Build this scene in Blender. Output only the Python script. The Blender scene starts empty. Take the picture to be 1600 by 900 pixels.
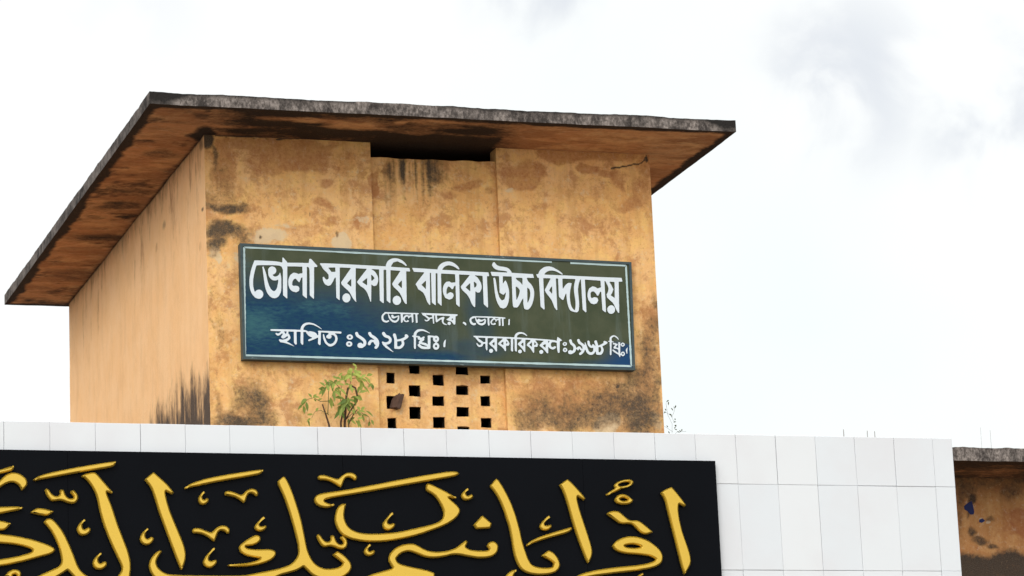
import bpy, bmesh, math, random
import numpy as np
from mathutils import Vector, Matrix
R = math.radians
random.seed(7)
rng = np.random.default_rng(11)
sc = bpy.context.scene
COL = sc.collection

# ------------------------------------------------------------------ camera
CAM_Z = 1.6
cam_d = bpy.data.cameras.new('camera'); cam = bpy.data.objects.new('camera', cam_d); COL.objects.link(cam)
right = Vector((0.951637, -0.30422, -0.042872)); up = Vector((-0.030525, -0.232484, 0.972121)); fwd = Vector((0.305706, 0.923797, 0.230527))
M = Matrix((right, up, -fwd)).transposed().to_4x4(); M.translation = (0, 0, CAM_Z)
cam.matrix_world = M
cam_d.sensor_width = 36.0; cam_d.lens = 118.047; cam_d.clip_start = 0.1; cam_d.clip_end = 3000
sc.camera = cam

SKY_HIGH, SKY_GLOW, SUN_E, EXPO = 0.4, 1.0, 1.0, 0.0
# ------------------------------------------------------------------ sky, sun, exposure
SUN_EL, SUN_AZ = 30.0, -146.0            # degrees; azimuth clockwise from +Y: the veiled sun is behind and left of the camera
world = bpy.data.worlds.new('World'); sc.world = world; world.use_nodes = True
wt = world.node_tree; wt.nodes.clear()
def wn(kind, **kw):
    n = wt.nodes.new(kind)
    for k, v in kw.items(): setattr(n, k, v)
    return n
def wl(a, b): wt.links.new(a, b)
w_out = wn('ShaderNodeOutputWorld'); w_bg = wn('ShaderNodeBackground'); w_bg.inputs['Strength'].default_value = 0.1
wl(w_bg.outputs[0], w_out.inputs['Surface'])
sky = wn('ShaderNodeTexSky', sky_type='NISHITA', sun_disc=False, sun_elevation=R(SUN_EL), sun_rotation=R(SUN_AZ), air_density=1.0, dust_density=3.0)
tc = wn('ShaderNodeTexCoord')
def wmath(op, a, b=None, c=None, clamp=False):
    n = wn('ShaderNodeMath', operation=op, use_clamp=clamp)
    for i, x in enumerate((a, b, c)):
        if x is None: continue
        if isinstance(x, (int, float)): n.inputs[i].default_value = x
        else: wl(x, n.inputs[i])
    return n.outputs[0]
def wmix(f, a, b):
    n = wn('ShaderNodeMix', data_type='RGBA')
    if isinstance(f, (int, float)): n.inputs[0].default_value = f
    else: wl(f, n.inputs[0])
    for s, x in ((n.inputs[6], a), (n.inputs[7], b)):
        if isinstance(x, tuple): s.default_value = (*x, 1)
        else: wl(x, s)
    return n.outputs[2]
def wramp(x, lo, hi):
    n = wn('ShaderNodeMapRange', interpolation_type='SMOOTHSTEP'); wl(x, n.inputs[0])
    n.inputs[1].default_value = lo; n.inputs[2].default_value = hi
    return n.outputs[0]
cn = wn('ShaderNodeTexNoise'); cn.inputs['Scale'].default_value = 26.0; cn.inputs['Detail'].default_value = 5.0; cn.inputs['Roughness'].default_value = 0.5; cn.inputs['Distortion'].default_value = .4
wl(tc.outputs['Generated'], cn.inputs['Vector'])
cn2 = wn('ShaderNodeTexNoise'); cn2.inputs['Scale'].default_value = 4.0; cn2.inputs['Detail'].default_value = 4.0
wl(tc.outputs['Generated'], cn2.inputs['Vector'])
sep = wn('ShaderNodeSeparateXYZ'); wl(tc.outputs['Generated'], sep.inputs[0])
# grey undersides of cloud where they stand in the sky
grey = None
for d, rad, amt in (((.3961, .8790, .2850), .042, 1.), ((.4400, .8670, .2780), .040, 1.), ((.4268, .8671, .3000), .04, .3), ((.314, .9008, .3170), .034, 1.), ((.20, .95, .33), .05, .35), ((.1, .9, .6), .2, .6), ((-.6, .6, .5), .25, .6), ((.8, .5, .5), .25, .6)):
    v = Vector(d).normalized()
    n = wn('ShaderNodeVectorMath', operation='DISTANCE'); wl(tc.outputs['Generated'], n.inputs[0]); n.inputs[1].default_value = v
    g = wmath('MULTIPLY', wmath('SUBTRACT', 1.0, wmath('DIVIDE', n.outputs['Value'], rad), clamp=True), amt)
    grey = g if grey is None else wmath('MAXIMUM', grey, g)
gm = wramp(wmath('MULTIPLY', grey, wramp(cn.outputs[0], .36, .66)), .02, .75)
white = wmix(wramp(cn2.outputs[0], .5, .75), (10.6, 10.75, 10.7), (9.6, 10.3, 10.2))
cloud = wmix(gm, white, (8.3, 8.65, 9.1))
# the cloud deck is brightest high up and round the veiled sun, behind the camera
high = wramp(sep.outputs[2], .36, .9)
sv = Vector((math.sin(R(SUN_AZ)) * math.cos(R(SUN_EL)), math.cos(R(SUN_AZ)) * math.cos(R(SUN_EL)), math.sin(R(SUN_EL))))
dn = wn('ShaderNodeVectorMath', operation='DOT_PRODUCT'); wl(tc.outputs['Generated'], dn.inputs[0]); dn.inputs[1].default_value = sv
glow = wramp(dn.outputs['Value'], .1, 1.0)
gain = wmath('ADD', 1.0, wmath('ADD', wmath('MULTIPLY', high, SKY_HIGH), wmath('MULTIPLY', glow, SKY_GLOW)))
vm = wn('ShaderNodeVectorMath', operation='SCALE'); wl(cloud, vm.inputs[0]); wl(gain, vm.inputs['Scale'])
wl(wmix(0.95, sky.outputs[0], vm.outputs[0]), w_bg.inputs['Color'])

sun_d = bpy.data.lights.new('sun', 'SUN'); sun = bpy.data.objects.new('sun', sun_d); COL.objects.link(sun)
sun_d.energy = SUN_E; sun_d.angle = R(24); sun_d.color = (1.0, .96, .9)
sun.rotation_euler = Vector(sv).to_track_quat('Z', 'Y').to_euler()
sun.location = (-10, -20, 40)
vs = sc.view_settings; vs.view_transform = 'Standard'; vs.look = 'None'; vs.gamma = 1.0; vs.use_curve_mapping = False; vs.exposure = EXPO

# ------------------------------------------------------------------ helpers
def link(o, parent=None):
    COL.objects.link(o)
    if parent is not None: o.parent = parent
    return o
def thing(name, loc, label, cat, group=None):
    o = bpy.data.objects.new(name, None); o.empty_display_size = .2; o.location = loc; COL.objects.link(o)
    o['label'] = label; o['category'] = cat
    if group: o['group'] = group
    return o
def root_of(o):
    v = Vector((0, 0, 0))
    while o is not None: v += o.location; o = o.parent
    return v
def mesh_obj(name, verts, faces, mat, parent=None, smooth=False, attrs=None, mats=None, fmat=None):
    """verts are given in world metres and stored relative to the parent's base"""
    off = root_of(parent)
    V = np.asarray(verts, float).reshape(-1, 3) - np.array(off)
    me = bpy.data.meshes.new(name)
    me.from_pydata(V.tolist() if len(V) < 5000 else list(map(tuple, V)), [], faces)
    if attrs:
        for k, arr in attrs.items():
            a = me.attributes.new(k, 'FLOAT_COLOR', 'POINT')
            A = np.ones((len(V), 4), np.float32); A[:, :arr.shape[1]] = arr
            a.data.foreach_set('color', A.ravel())
    for m in (mats or [mat]): me.materials.append(m)
    if fmat is not None: me.polygons.foreach_set('material_index', np.asarray(fmat, np.int32))
    if smooth: me.polygons.foreach_set('use_smooth', [True] * len(me.polygons))
    me.update()
    return link(bpy.data.objects.new(name, me), parent)
class MB:
    def __init__(s): s.v = []; s.f = []; s.m = []
    def quad(s, a, b, c, d, m=0):
        i = len(s.v); s.v += [a, b, c, d]; s.f.append((i, i + 1, i + 2, i + 3)); s.m.append(m)
    def box(s, x0, x1, y0, y1, z0, z1, m=0):
        i = len(s.v)
        s.v += [(x0, y0, z0), (x1, y0, z0), (x1, y1, z0), (x0, y1, z0), (x0, y0, z1), (x1, y0, z1), (x1, y1, z1), (x0, y1, z1)]
        for q in ((0, 3, 2, 1), (4, 5, 6, 7), (0, 1, 5, 4), (1, 2, 6, 5), (2, 3, 7, 6), (3, 0, 4, 7)):
            s.f.append(tuple(i + k for k in q)); s.m.append(m)
    def tube(s, pts, r, n=7, m=0):
        pts = [Vector(p) for p in pts]; L = len(pts); i0 = len(s.v)
        rr = r if isinstance(r, (list, tuple)) else [r] * L
        for k, p in enumerate(pts):
            t = (pts[min(k + 1, L - 1)] - pts[max(k - 1, 0)]).normalized()
            a = t.cross(Vector((0, 1, 0))); a = a if a.length > 1e-3 else t.cross(Vector((1, 0, 0))); a.normalize(); b = t.cross(a)
            for j in range(n):
                w = 2 * math.pi * j / n
                s.v.append(tuple(p + (a * math.cos(w) + b * math.sin(w)) * rr[k]))
        for k in range(L - 1):
            for j in range(n):
                s.f.append((i0 + k * n + j, i0 + k * n + (j + 1) % n, i0 + (k + 1) * n + (j + 1) % n, i0 + (k + 1) * n + j)); s.m.append(m)
        s.f.append(tuple(i0 + j for j in range(n))[::-1]); s.m.append(m)
        s.f.append(tuple(i0 + (L - 1) * n + j for j in range(n))); s.m.append(m)
    def build(s, name, mat, parent=None, smooth=False, mats=None):
        return mesh_obj(name, s.v, s.f, mat, parent, smooth, mats=mats, fmat=s.m if mats else None)

# numpy value noise for stain masks
_T = rng.random((256, 256))
def vnoise(x, y):
    xi = np.floor(x).astype(int); yi = np.floor(y).astype(int); fx = x - xi; fy = y - yi
    fx = fx * fx * (3 - 2 * fx); fy = fy * fy * (3 - 2 * fy)
    g = lambda a, b: _T[a & 255, b & 255]
    return (g(xi, yi) * (1 - fx) + g(xi + 1, yi) * fx) * (1 - fy) + (g(xi, yi + 1) * (1 - fx) + g(xi + 1, yi + 1) * fx) * fy
def fbm(x, y, o=5, gain=.5):
    s = 0; a = 1; t = 0
    for k in range(o):
        s = s + a * vnoise(x * 2 ** k + 17.3 * k, y * 2 ** k + 5.7 * k); t += a; a *= gain
    return s / t
def blob_mask(x, z, blobs, warp=.12, wf=3.0):
    dx = (fbm(x * wf, z * wf, 4) - .5) * 2 * warp; dz = (fbm(x * wf + 40, z * wf + 9, 4) - .5) * 2 * warp
    m = np.zeros_like(x)
    for bx, bz, rx, rz, st in blobs:
        d = np.sqrt(((x + dx - bx) / rx) ** 2 + ((z + dz - bz) / rz) ** 2)
        m = np.maximum(m, st * np.clip(1.55 - d * 1.1, 0, 1))
    return m

# ------------------------------------------------------------------ materials
def mat(name):
    m = bpy.data.materials.new(name); m.use_nodes = True
    return m, m.node_tree, m.node_tree.nodes['Principled BSDF']
class NT:
    def __init__(s, nt): s.t = nt
    def n(s, kind, **kw):
        q = s.t.nodes.new(kind)
        for k, v in kw.items(): setattr(q, k, v)
        return q
    def put(s, sock, x):
        if isinstance(x, (int, float)): sock.default_value = x
        elif isinstance(x, tuple): sock.default_value = (*x, 1) if len(x) == 3 and sock.type == 'RGBA' else x
        else: s.t.links.new(x, sock)
    def math(s, op, a, b=None, clamp=False):
        q = s.n('ShaderNodeMath', operation=op, use_clamp=clamp); s.put(q.inputs[0], a)
        if b is not None: s.put(q.inputs[1], b)
        return q.outputs[0]
    def mix(s, f, a, b, blend='MIX'):
        q = s.n('ShaderNodeMix', data_type='RGBA', blend_type=blend); s.put(q.inputs[0], f); s.put(q.inputs[6], a); s.put(q.inputs[7], b); return q.outputs[2]
    def ramp(s, x, lo, hi, a=0., b=1.):
        q = s.n('ShaderNodeMapRange', interpolation_type='SMOOTHSTEP'); s.put(q.inputs[0], x)
        q.inputs[1].default_value = lo; q.inputs[2].default_value = hi; q.inputs[3].default_value = a; q.inputs[4].default_value = b; return q.outputs[0]
    def coord(s, scale=(1, 1, 1)):
        c = s.n('ShaderNodeTexCoord'); mp = s.n('ShaderNodeMapping'); mp.inputs['Scale'].default_value = scale
        s.t.links.new(c.outputs['Object'], mp.inputs[0]); return mp.outputs[0]
    def noise(s, vec, scale, detail=5., rough=.55, dist=0.):
        q = s.n('ShaderNodeTexNoise'); q.inputs['Scale'].default_value = scale; q.inputs['Detail'].default_value = detail
        q.inputs['Roughness'].default_value = rough; q.inputs['Distortion'].default_value = dist
        s.t.links.new(vec, q.inputs['Vector']); return q.outputs[0]
    def bump(s, h, strength, dist=.01):
        q = s.n('ShaderNodeBump'); q.inputs['Strength'].default_value = strength; q.inputs['Distance'].default_value = dist
        s.t.links.new(h, q.inputs['Height']); return q.outputs[0]
    def attr(s, name):
        a = s.n('ShaderNodeAttribute', attribute_name=name); q = s.n('ShaderNodeSeparateColor'); s.t.links.new(a.outputs['Color'], q.inputs[0]); return q.outputs

def plaster(name, A, B, C, red, mold_shade, pale, streak=(1, 1, 1), mold_shade_amt=.92, redamt=.9, mott=1.0):
    m, t, b = mat(name); n = NT(t)
    co = n.coord(); cs = n.coord(streak)
    big = n.noise(co, 2.0, 8, .68, .1); mid = n.noise(cs, 7.0, 8, .70, .15); mid2 = n.noise(cs, 4.1, 9, .76, .2); fine = n.noise(cs, 34., 7, .72); grit = n.noise(co, 120., 4, .65); ero = n.noise(cs, 17., 8, .78, .1)
    rain = n.noise(n.coord((1, 1, .10)), 11., 6, .62)
    base = n.mix(n.ramp(big, .36, .64), A, B)
    base = n.mix(n.math('MULTIPLY', n.ramp(mid, .44, .66), .85 * mott), base, C)
    base = n.mix(n.math('MULTIPLY', n.ramp(mid2, .48, .62), .62 * mott), base, red)                       # blotches of older, browner limewash
    base = n.mix(n.math('MULTIPLY', n.ramp(rain, .46, .68), .46 * mott), base, tuple(x * .72 for x in A))    # rain runs
    base = n.mix(n.math('MULTIPLY', n.ramp(fine, .52, .74), .50 * mott), base, red)
    base = n.mix(n.math('MULTIPLY', n.ramp(ero, .56, .68), .42 * mott), base, tuple(x * .58 for x in B))
    base = n.mix(n.math('MULTIPLY', n.ramp(ero, .47, .36), .48 * mott), base, pale)
    base = n.mix(n.math('MULTIPLY', n.ramp(grit, .58, .78), .28 * mott), base, tuple(x * .45 for x in A))
    r, g, bl = n.attr('stain_lighting')[:3]
    mr = n.ramp(n.math('ADD', r, n.math('ADD', n.math('MULTIPLY', n.math('SUBTRACT', mid, .5), .75), n.math('MULTIPLY', n.math('SUBTRACT', ero, .5), .45))), .30, .66)
    mr = n.math('MULTIPLY', mr, n.math('ADD', .60, n.math('ADD', n.math('MULTIPLY', n.math('SUBTRACT', fine, .45), 1.2), n.math('MULTIPLY', n.math('SUBTRACT', big, .5), 1.0))), True)
    mb = n.ramp(n.math('ADD', bl, n.math('MULTIPLY', n.math('SUBTRACT', ero, .5), 1.3)), .38, .60)
    film = n.math('ADD', g, n.math('ADD', n.math('MULTIPLY', n.math('SUBTRACT', mid, .5), .8), n.math('MULTIPLY', n.math('SUBTRACT', ero, .5), .7)))
    mw = n.math('MULTIPLY', n.ramp(film, .12, .62), n.math('ADD', .45, n.math('MULTIPLY', fine, .6)), True)     # brown film of damp round the mould
    gs = n.math('ADD', g, n.math('ADD', n.math('MULTIPLY', n.math('SUBTRACT', fine, .5), 1.25), n.math('MULTIPLY', n.math('SUBTRACT', mid, .5), 1.0)))
    mg = n.ramp(gs, .34, .95)
    c = n.mix(n.math('MULTIPLY', mr, redamt), base, red)
    c = n.mix(n.math('MULTIPLY', mb, .8), c, pale)
    c = n.mix(n.math('MULTIPLY', mw, .85), c, n.mix(n.ramp(ero, .4, .6), tuple(x * .23 + .01 for x in A), tuple(x * .44 + .015 for x in A)))
    c = n.mix(n.math('MULTIPLY', mg, mold_shade_amt), c, n.mix(n.ramp(grit, .35, .7), mold_shade, tuple(x * 2.4 + .012 for x in mold_shade)))
    n.put(b.inputs['Base Color'], c); b.inputs['Roughness'].default_value = .93; b.inputs['Specular IOR Level'].default_value = .12
    h = n.math('ADD', n.math('MULTIPLY', fine, .6), n.math('ADD', n.math('MULTIPLY', ero, .8), n.math('MULTIPLY', mr, -.35)))
    n.put(b.inputs['Normal'], n.bump(h, .65, .009))
    return m
M_front = plaster('ochre_plaster', (.72, .385, .138), (.78, .475, .220), (.84, .535, .190), (.36, .140, .055), (.040, .031, .023), (.64, .50, .32))
M_side = plaster('peach_plaster', (.82, .485, .235), (.84, .52, .27), (.80, .46, .21), (.36, .155, .065), (.035, .026, .022), (.72, .55, .38), streak=(1, 1, .4), mott=.20)
M_soffit = plaster('soffit_plaster', (.54, .245, .105), (.64, .335, .150), (.70, .41, .19), (.30, .125, .055), (.011, .008, .0065), (.5, .33, .2), streak=(.6, 1.3, 1), mold_shade_amt=.93)
M_school = plaster('school_plaster', (.40, .19, .07), (.36, .18, .075), (.46, .26, .11), (.26, .09, .04), (.022, .018, .015), (.45, .36, .26))

m, t, b = mat('weathered_concrete'); n = NT(t); M_conc = m
co = n.coord((1, 1, .6)); c1 = n.noise(co, 8., 9, .8, .2); c2 = n.noise(co, 45., 6, .7); c3 = n.noise(n.coord(), 3., 4, .6)
cc = n.mix(n.ramp(c2, .35, .65), (.10, .085, .076), (.30, .258, .235))
cc = n.mix(n.ramp(n.math('ADD', n.math('MULTIPLY', c1, .75), n.math('MULTIPLY', c3, .35)), .46, .66), cc, (.035, .030, .028))
r, g, bl = n.attr('stain_lighting')[:3]
cc = n.mix(n.ramp(n.math('ADD', g, n.math('MULTIPLY', n.math('SUBTRACT', c2, .5), .9)), .35, .75), cc, (.022, .02, .019))
n.put(b.inputs['Base Color'], cc); b.inputs['Roughness'].default_value = .95; b.inputs['Specular IOR Level'].default_value = .1
n.put(b.inputs['Normal'], n.bump(n.math('ADD', c2, c1), .8, .012))

def simple(name, col, rough, spec=.3, metal=0., var=.15, scale=20., bump=0.):
    m, t, b = mat(name); n = NT(t); co = n.coord()
    q = n.noise(co, scale, 5, .6)
    n.put(b.inputs['Base Color'], n.mix(q, tuple(x * (1 - var) for x in col), tuple(min(1, x * (1 + var)) for x in col)))
    b.inputs['Roughness'].default_value = rough; b.inputs['Specular IOR Level'].default_value = spec; b.inputs['Metallic'].default_value = metal
    if bump: n.put(b.inputs['Normal'], n.bump(n.noise(co, scale * 3, 4, .6), bump, .004))
    return m
M_dark = simple('hole_shade_masonry', (.022, .017, .014), .95, .05, var=.5)  # near-black colour stands in for the shade deep in the lattice holes
M_grout = simple('cement_grout', (.42, .42, .43), .9, .1)
M_gold = simple('gold_lacquer', (.53, .335, .030), .19, .8, .55, .05, 6.)
M_black = simple('black_acrylic', (.0040, .0046, .0062), .25, .02, var=.25, scale=1.2)
M_white = simple('white_sign_paint', (.60, .66, .71), .55, .15, var=.08, scale=14.)
M_line = simple('pale_border_paint', (.40, .52, .53), .55, .2, var=.3, scale=5.)
m, t, b = mat('painted_sign_frame'); n = NT(t); M_frame = m
q = n.noise(n.coord((1, 1, 2.)), 7., 7, .75)
n.put(b.inputs['Base Color'], n.mix(n.ramp(q, .60, .70, 0, .8), n.mix(n.ramp(q, .3, .5), (.018, .035, .042), (.045, .068, .072)), (.22, .27, .26)))
b.inputs['Roughness'].default_value = .5; b.inputs['Specular IOR Level'].default_value = .25
M_rust = simple('rusty_iron', (.36, .35, .35), .8, .2, var=.3, scale=40.)
M_brick = simple('grimy_brick', (.10, .06, .045), .95, .1, var=.5, scale=30., bump=.6)
M_bark = simple('dry_brown_stem', (.085, .05, .032), .9, .1, var=.4, scale=60.)
M_gstem = simple('young_green_stem', (.16, .15, .05), .7, .2, var=.3, scale=60.)
M_blue = simple('blue_paint_scrap', (.012, .018, .085), .6, .2, var=.4, scale=40.)
M_ground = simple('packed_earth', (.30, .26, .21), .95, .1, var=.25, scale=.6)
M_twig = simple('grey_twig', (.05, .045, .04), .9, .1, var=.3, scale=60.)
def leafmat(name, A, B):
    m, t, b = mat(name); n = NT(t)
    oi = n.attr('tone')[0]
    c = n.mix(oi, A, B); n.put(b.inputs['Base Color'], c); b.inputs['Roughness'].default_value = .55; b.inputs['Specular IOR Level'].default_value = .25
    tr = n.n('ShaderNodeBsdfTranslucent'); n.put(tr.inputs['Color'], n.mix(.5, c, (.25, .35, .03)))
    mx = n.n('ShaderNodeMixShader'); mx.inputs[0].default_value = .35
    t.links.new(b.outputs[0], mx.inputs[1]); t.links.new(tr.outputs[0], mx.inputs[2])
    t.links.new(mx.outputs[0], t.nodes['Material Output'].inputs['Surface'])
    return m
M_leaf = leafmat('fresh_leaf', (.085, .15, .03), (.44, .50, .11))
M_wleaf = leafmat('dark_weed_leaf', (.03, .045, .025), (.09, .10, .06))

m, t, b = mat('glazed_white_tile'); n = NT(t); M_tile = m
tone = n.attr('tone')
co = n.coord(); q = n.noise(co, 1.4, 4, .55)
c = n.mix(tone[0], (.565, .595, .63), (.60, .62, .645)); c = n.mix(n.ramp(q, .42, .66, 0, .6), c, (.56, .56, .585))
gr = n.noise(n.coord((1, 1, .25)), 5., 6, .7)
c = n.mix(n.ramp(n.math('ADD', tone[1], n.math('MULTIPLY', n.math('SUBTRACT', gr, .5), .8)), .45, 1.1, 0, .45), c, (.30, .31, .30))
n.put(b.inputs['Base Color'], c); b.inputs['Roughness'].default_value = .28; b.inputs['Specular IOR Level'].default_value = .25

m, t, b = mat('sign_enamel_reflection'); n = NT(t); M_sign = m
r, g, bl = n.attr('stain_lighting')[:3]
co = n.coord(); q = n.noise(co, 4., 6, .6); st = n.noise(n.coord((1.6, 1, .16)), 7., 5, .6); fi = n.noise(n.coord((1, 1, 3.)), 16., 5, .65)
c = n.mix(n.ramp(q, .35, .65), (.046, .058, .032), (.064, .074, .042))
c = n.mix(n.ramp(st, .52, .72, 0, .55), c, (.09, .115, .095))
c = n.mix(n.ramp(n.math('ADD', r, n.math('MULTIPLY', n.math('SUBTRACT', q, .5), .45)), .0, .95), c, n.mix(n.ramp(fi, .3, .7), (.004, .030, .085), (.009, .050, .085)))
c = n.mix(n.ramp(n.math('ADD', g, n.math('MULTIPLY', n.math('SUBTRACT', fi, .5), .9)), .30, 1.0, 0, .7), c, (.040, .125, .135))
c = n.mix(n.ramp(n.math('ADD', bl, n.math('MULTIPLY', n.math('SUBTRACT', q, .5), .2)), .15, .85), c, (.008, .045, .125))  # painted reflection: blue in the lower right corner
n.put(b.inputs['Base Color'], c); b.inputs['Roughness'].default_value = .40; b.inputs['Specular IOR Level'].default_value = .10
n.put(b.inputs['Normal'], n.bump(n.noise(co, 3., 3), .25, .01))

# ------------------------------------------------------------------ dimensions (metres)
XL, XR, YF, YB = 6.226, 10.277, 27.0, 33.326          # stair house walls
ZS, TS = 9.60, .103                                   # soffit level, slab thickness
OL, OR, OF, OB = .643, .507, .828, .13                # overhangs
ZR = 6.838                                            # top of the school roof slab
YG, ZG, XG = 21.693, 5.999, 10.472                    # gate wall: face, top, right end

# ------------------------------------------------------------------ ground
mesh_obj('ground', [(-1500, -1500, 0), (1500, -1500, 0), (1500, 1500, 0), (-1500, 1500, 0)], [(0, 1, 2, 3)], M_ground)['kind'] = 'structure'

# ------------------------------------------------------------------ generic panel grid with rectangular holes, on plane 'y' or 'x'
def lines(a, b, step, extra):
    L = sorted(set([round(v, 4) for v in np.linspace(a, b, max(2, int(abs(b - a) / step) + 1))] + [round(e, 4) for e in extra if a <= e <= b]))
    out = [L[0]]
    for v in L[1:]:
        if v - out[-1] > 5e-4: out.append(v)
    return np.array(out)
def panel(u0, u1, z0, z1, holes=(), su=.013, sz=.013):
    U = lines(u0, u1, su, [h for q in holes for h in q[:2]]); Z = lines(z0, z1, sz, [h for q in holes for h in q[2:]])
    uu, zz = np.meshgrid(U, Z)
    nu = len(U)
    cu = (U[:-1] + U[1:]) / 2; cz = (Z[:-1] + Z[1:]) / 2; CU, CZ = np.meshgrid(cu, cz)
    keep = np.ones(CU.shape, bool)
    for a, b_, c_, d in holes: keep &= ~((CU > a) & (CU < b_) & (CZ > c_) & (CZ < d))
    I, J = np.nonzero(keep); k = I * nu + J
    return uu.ravel(), zz.ravel(), np.stack([k, k + 1, k + nu + 1, k + nu], 1)

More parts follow.
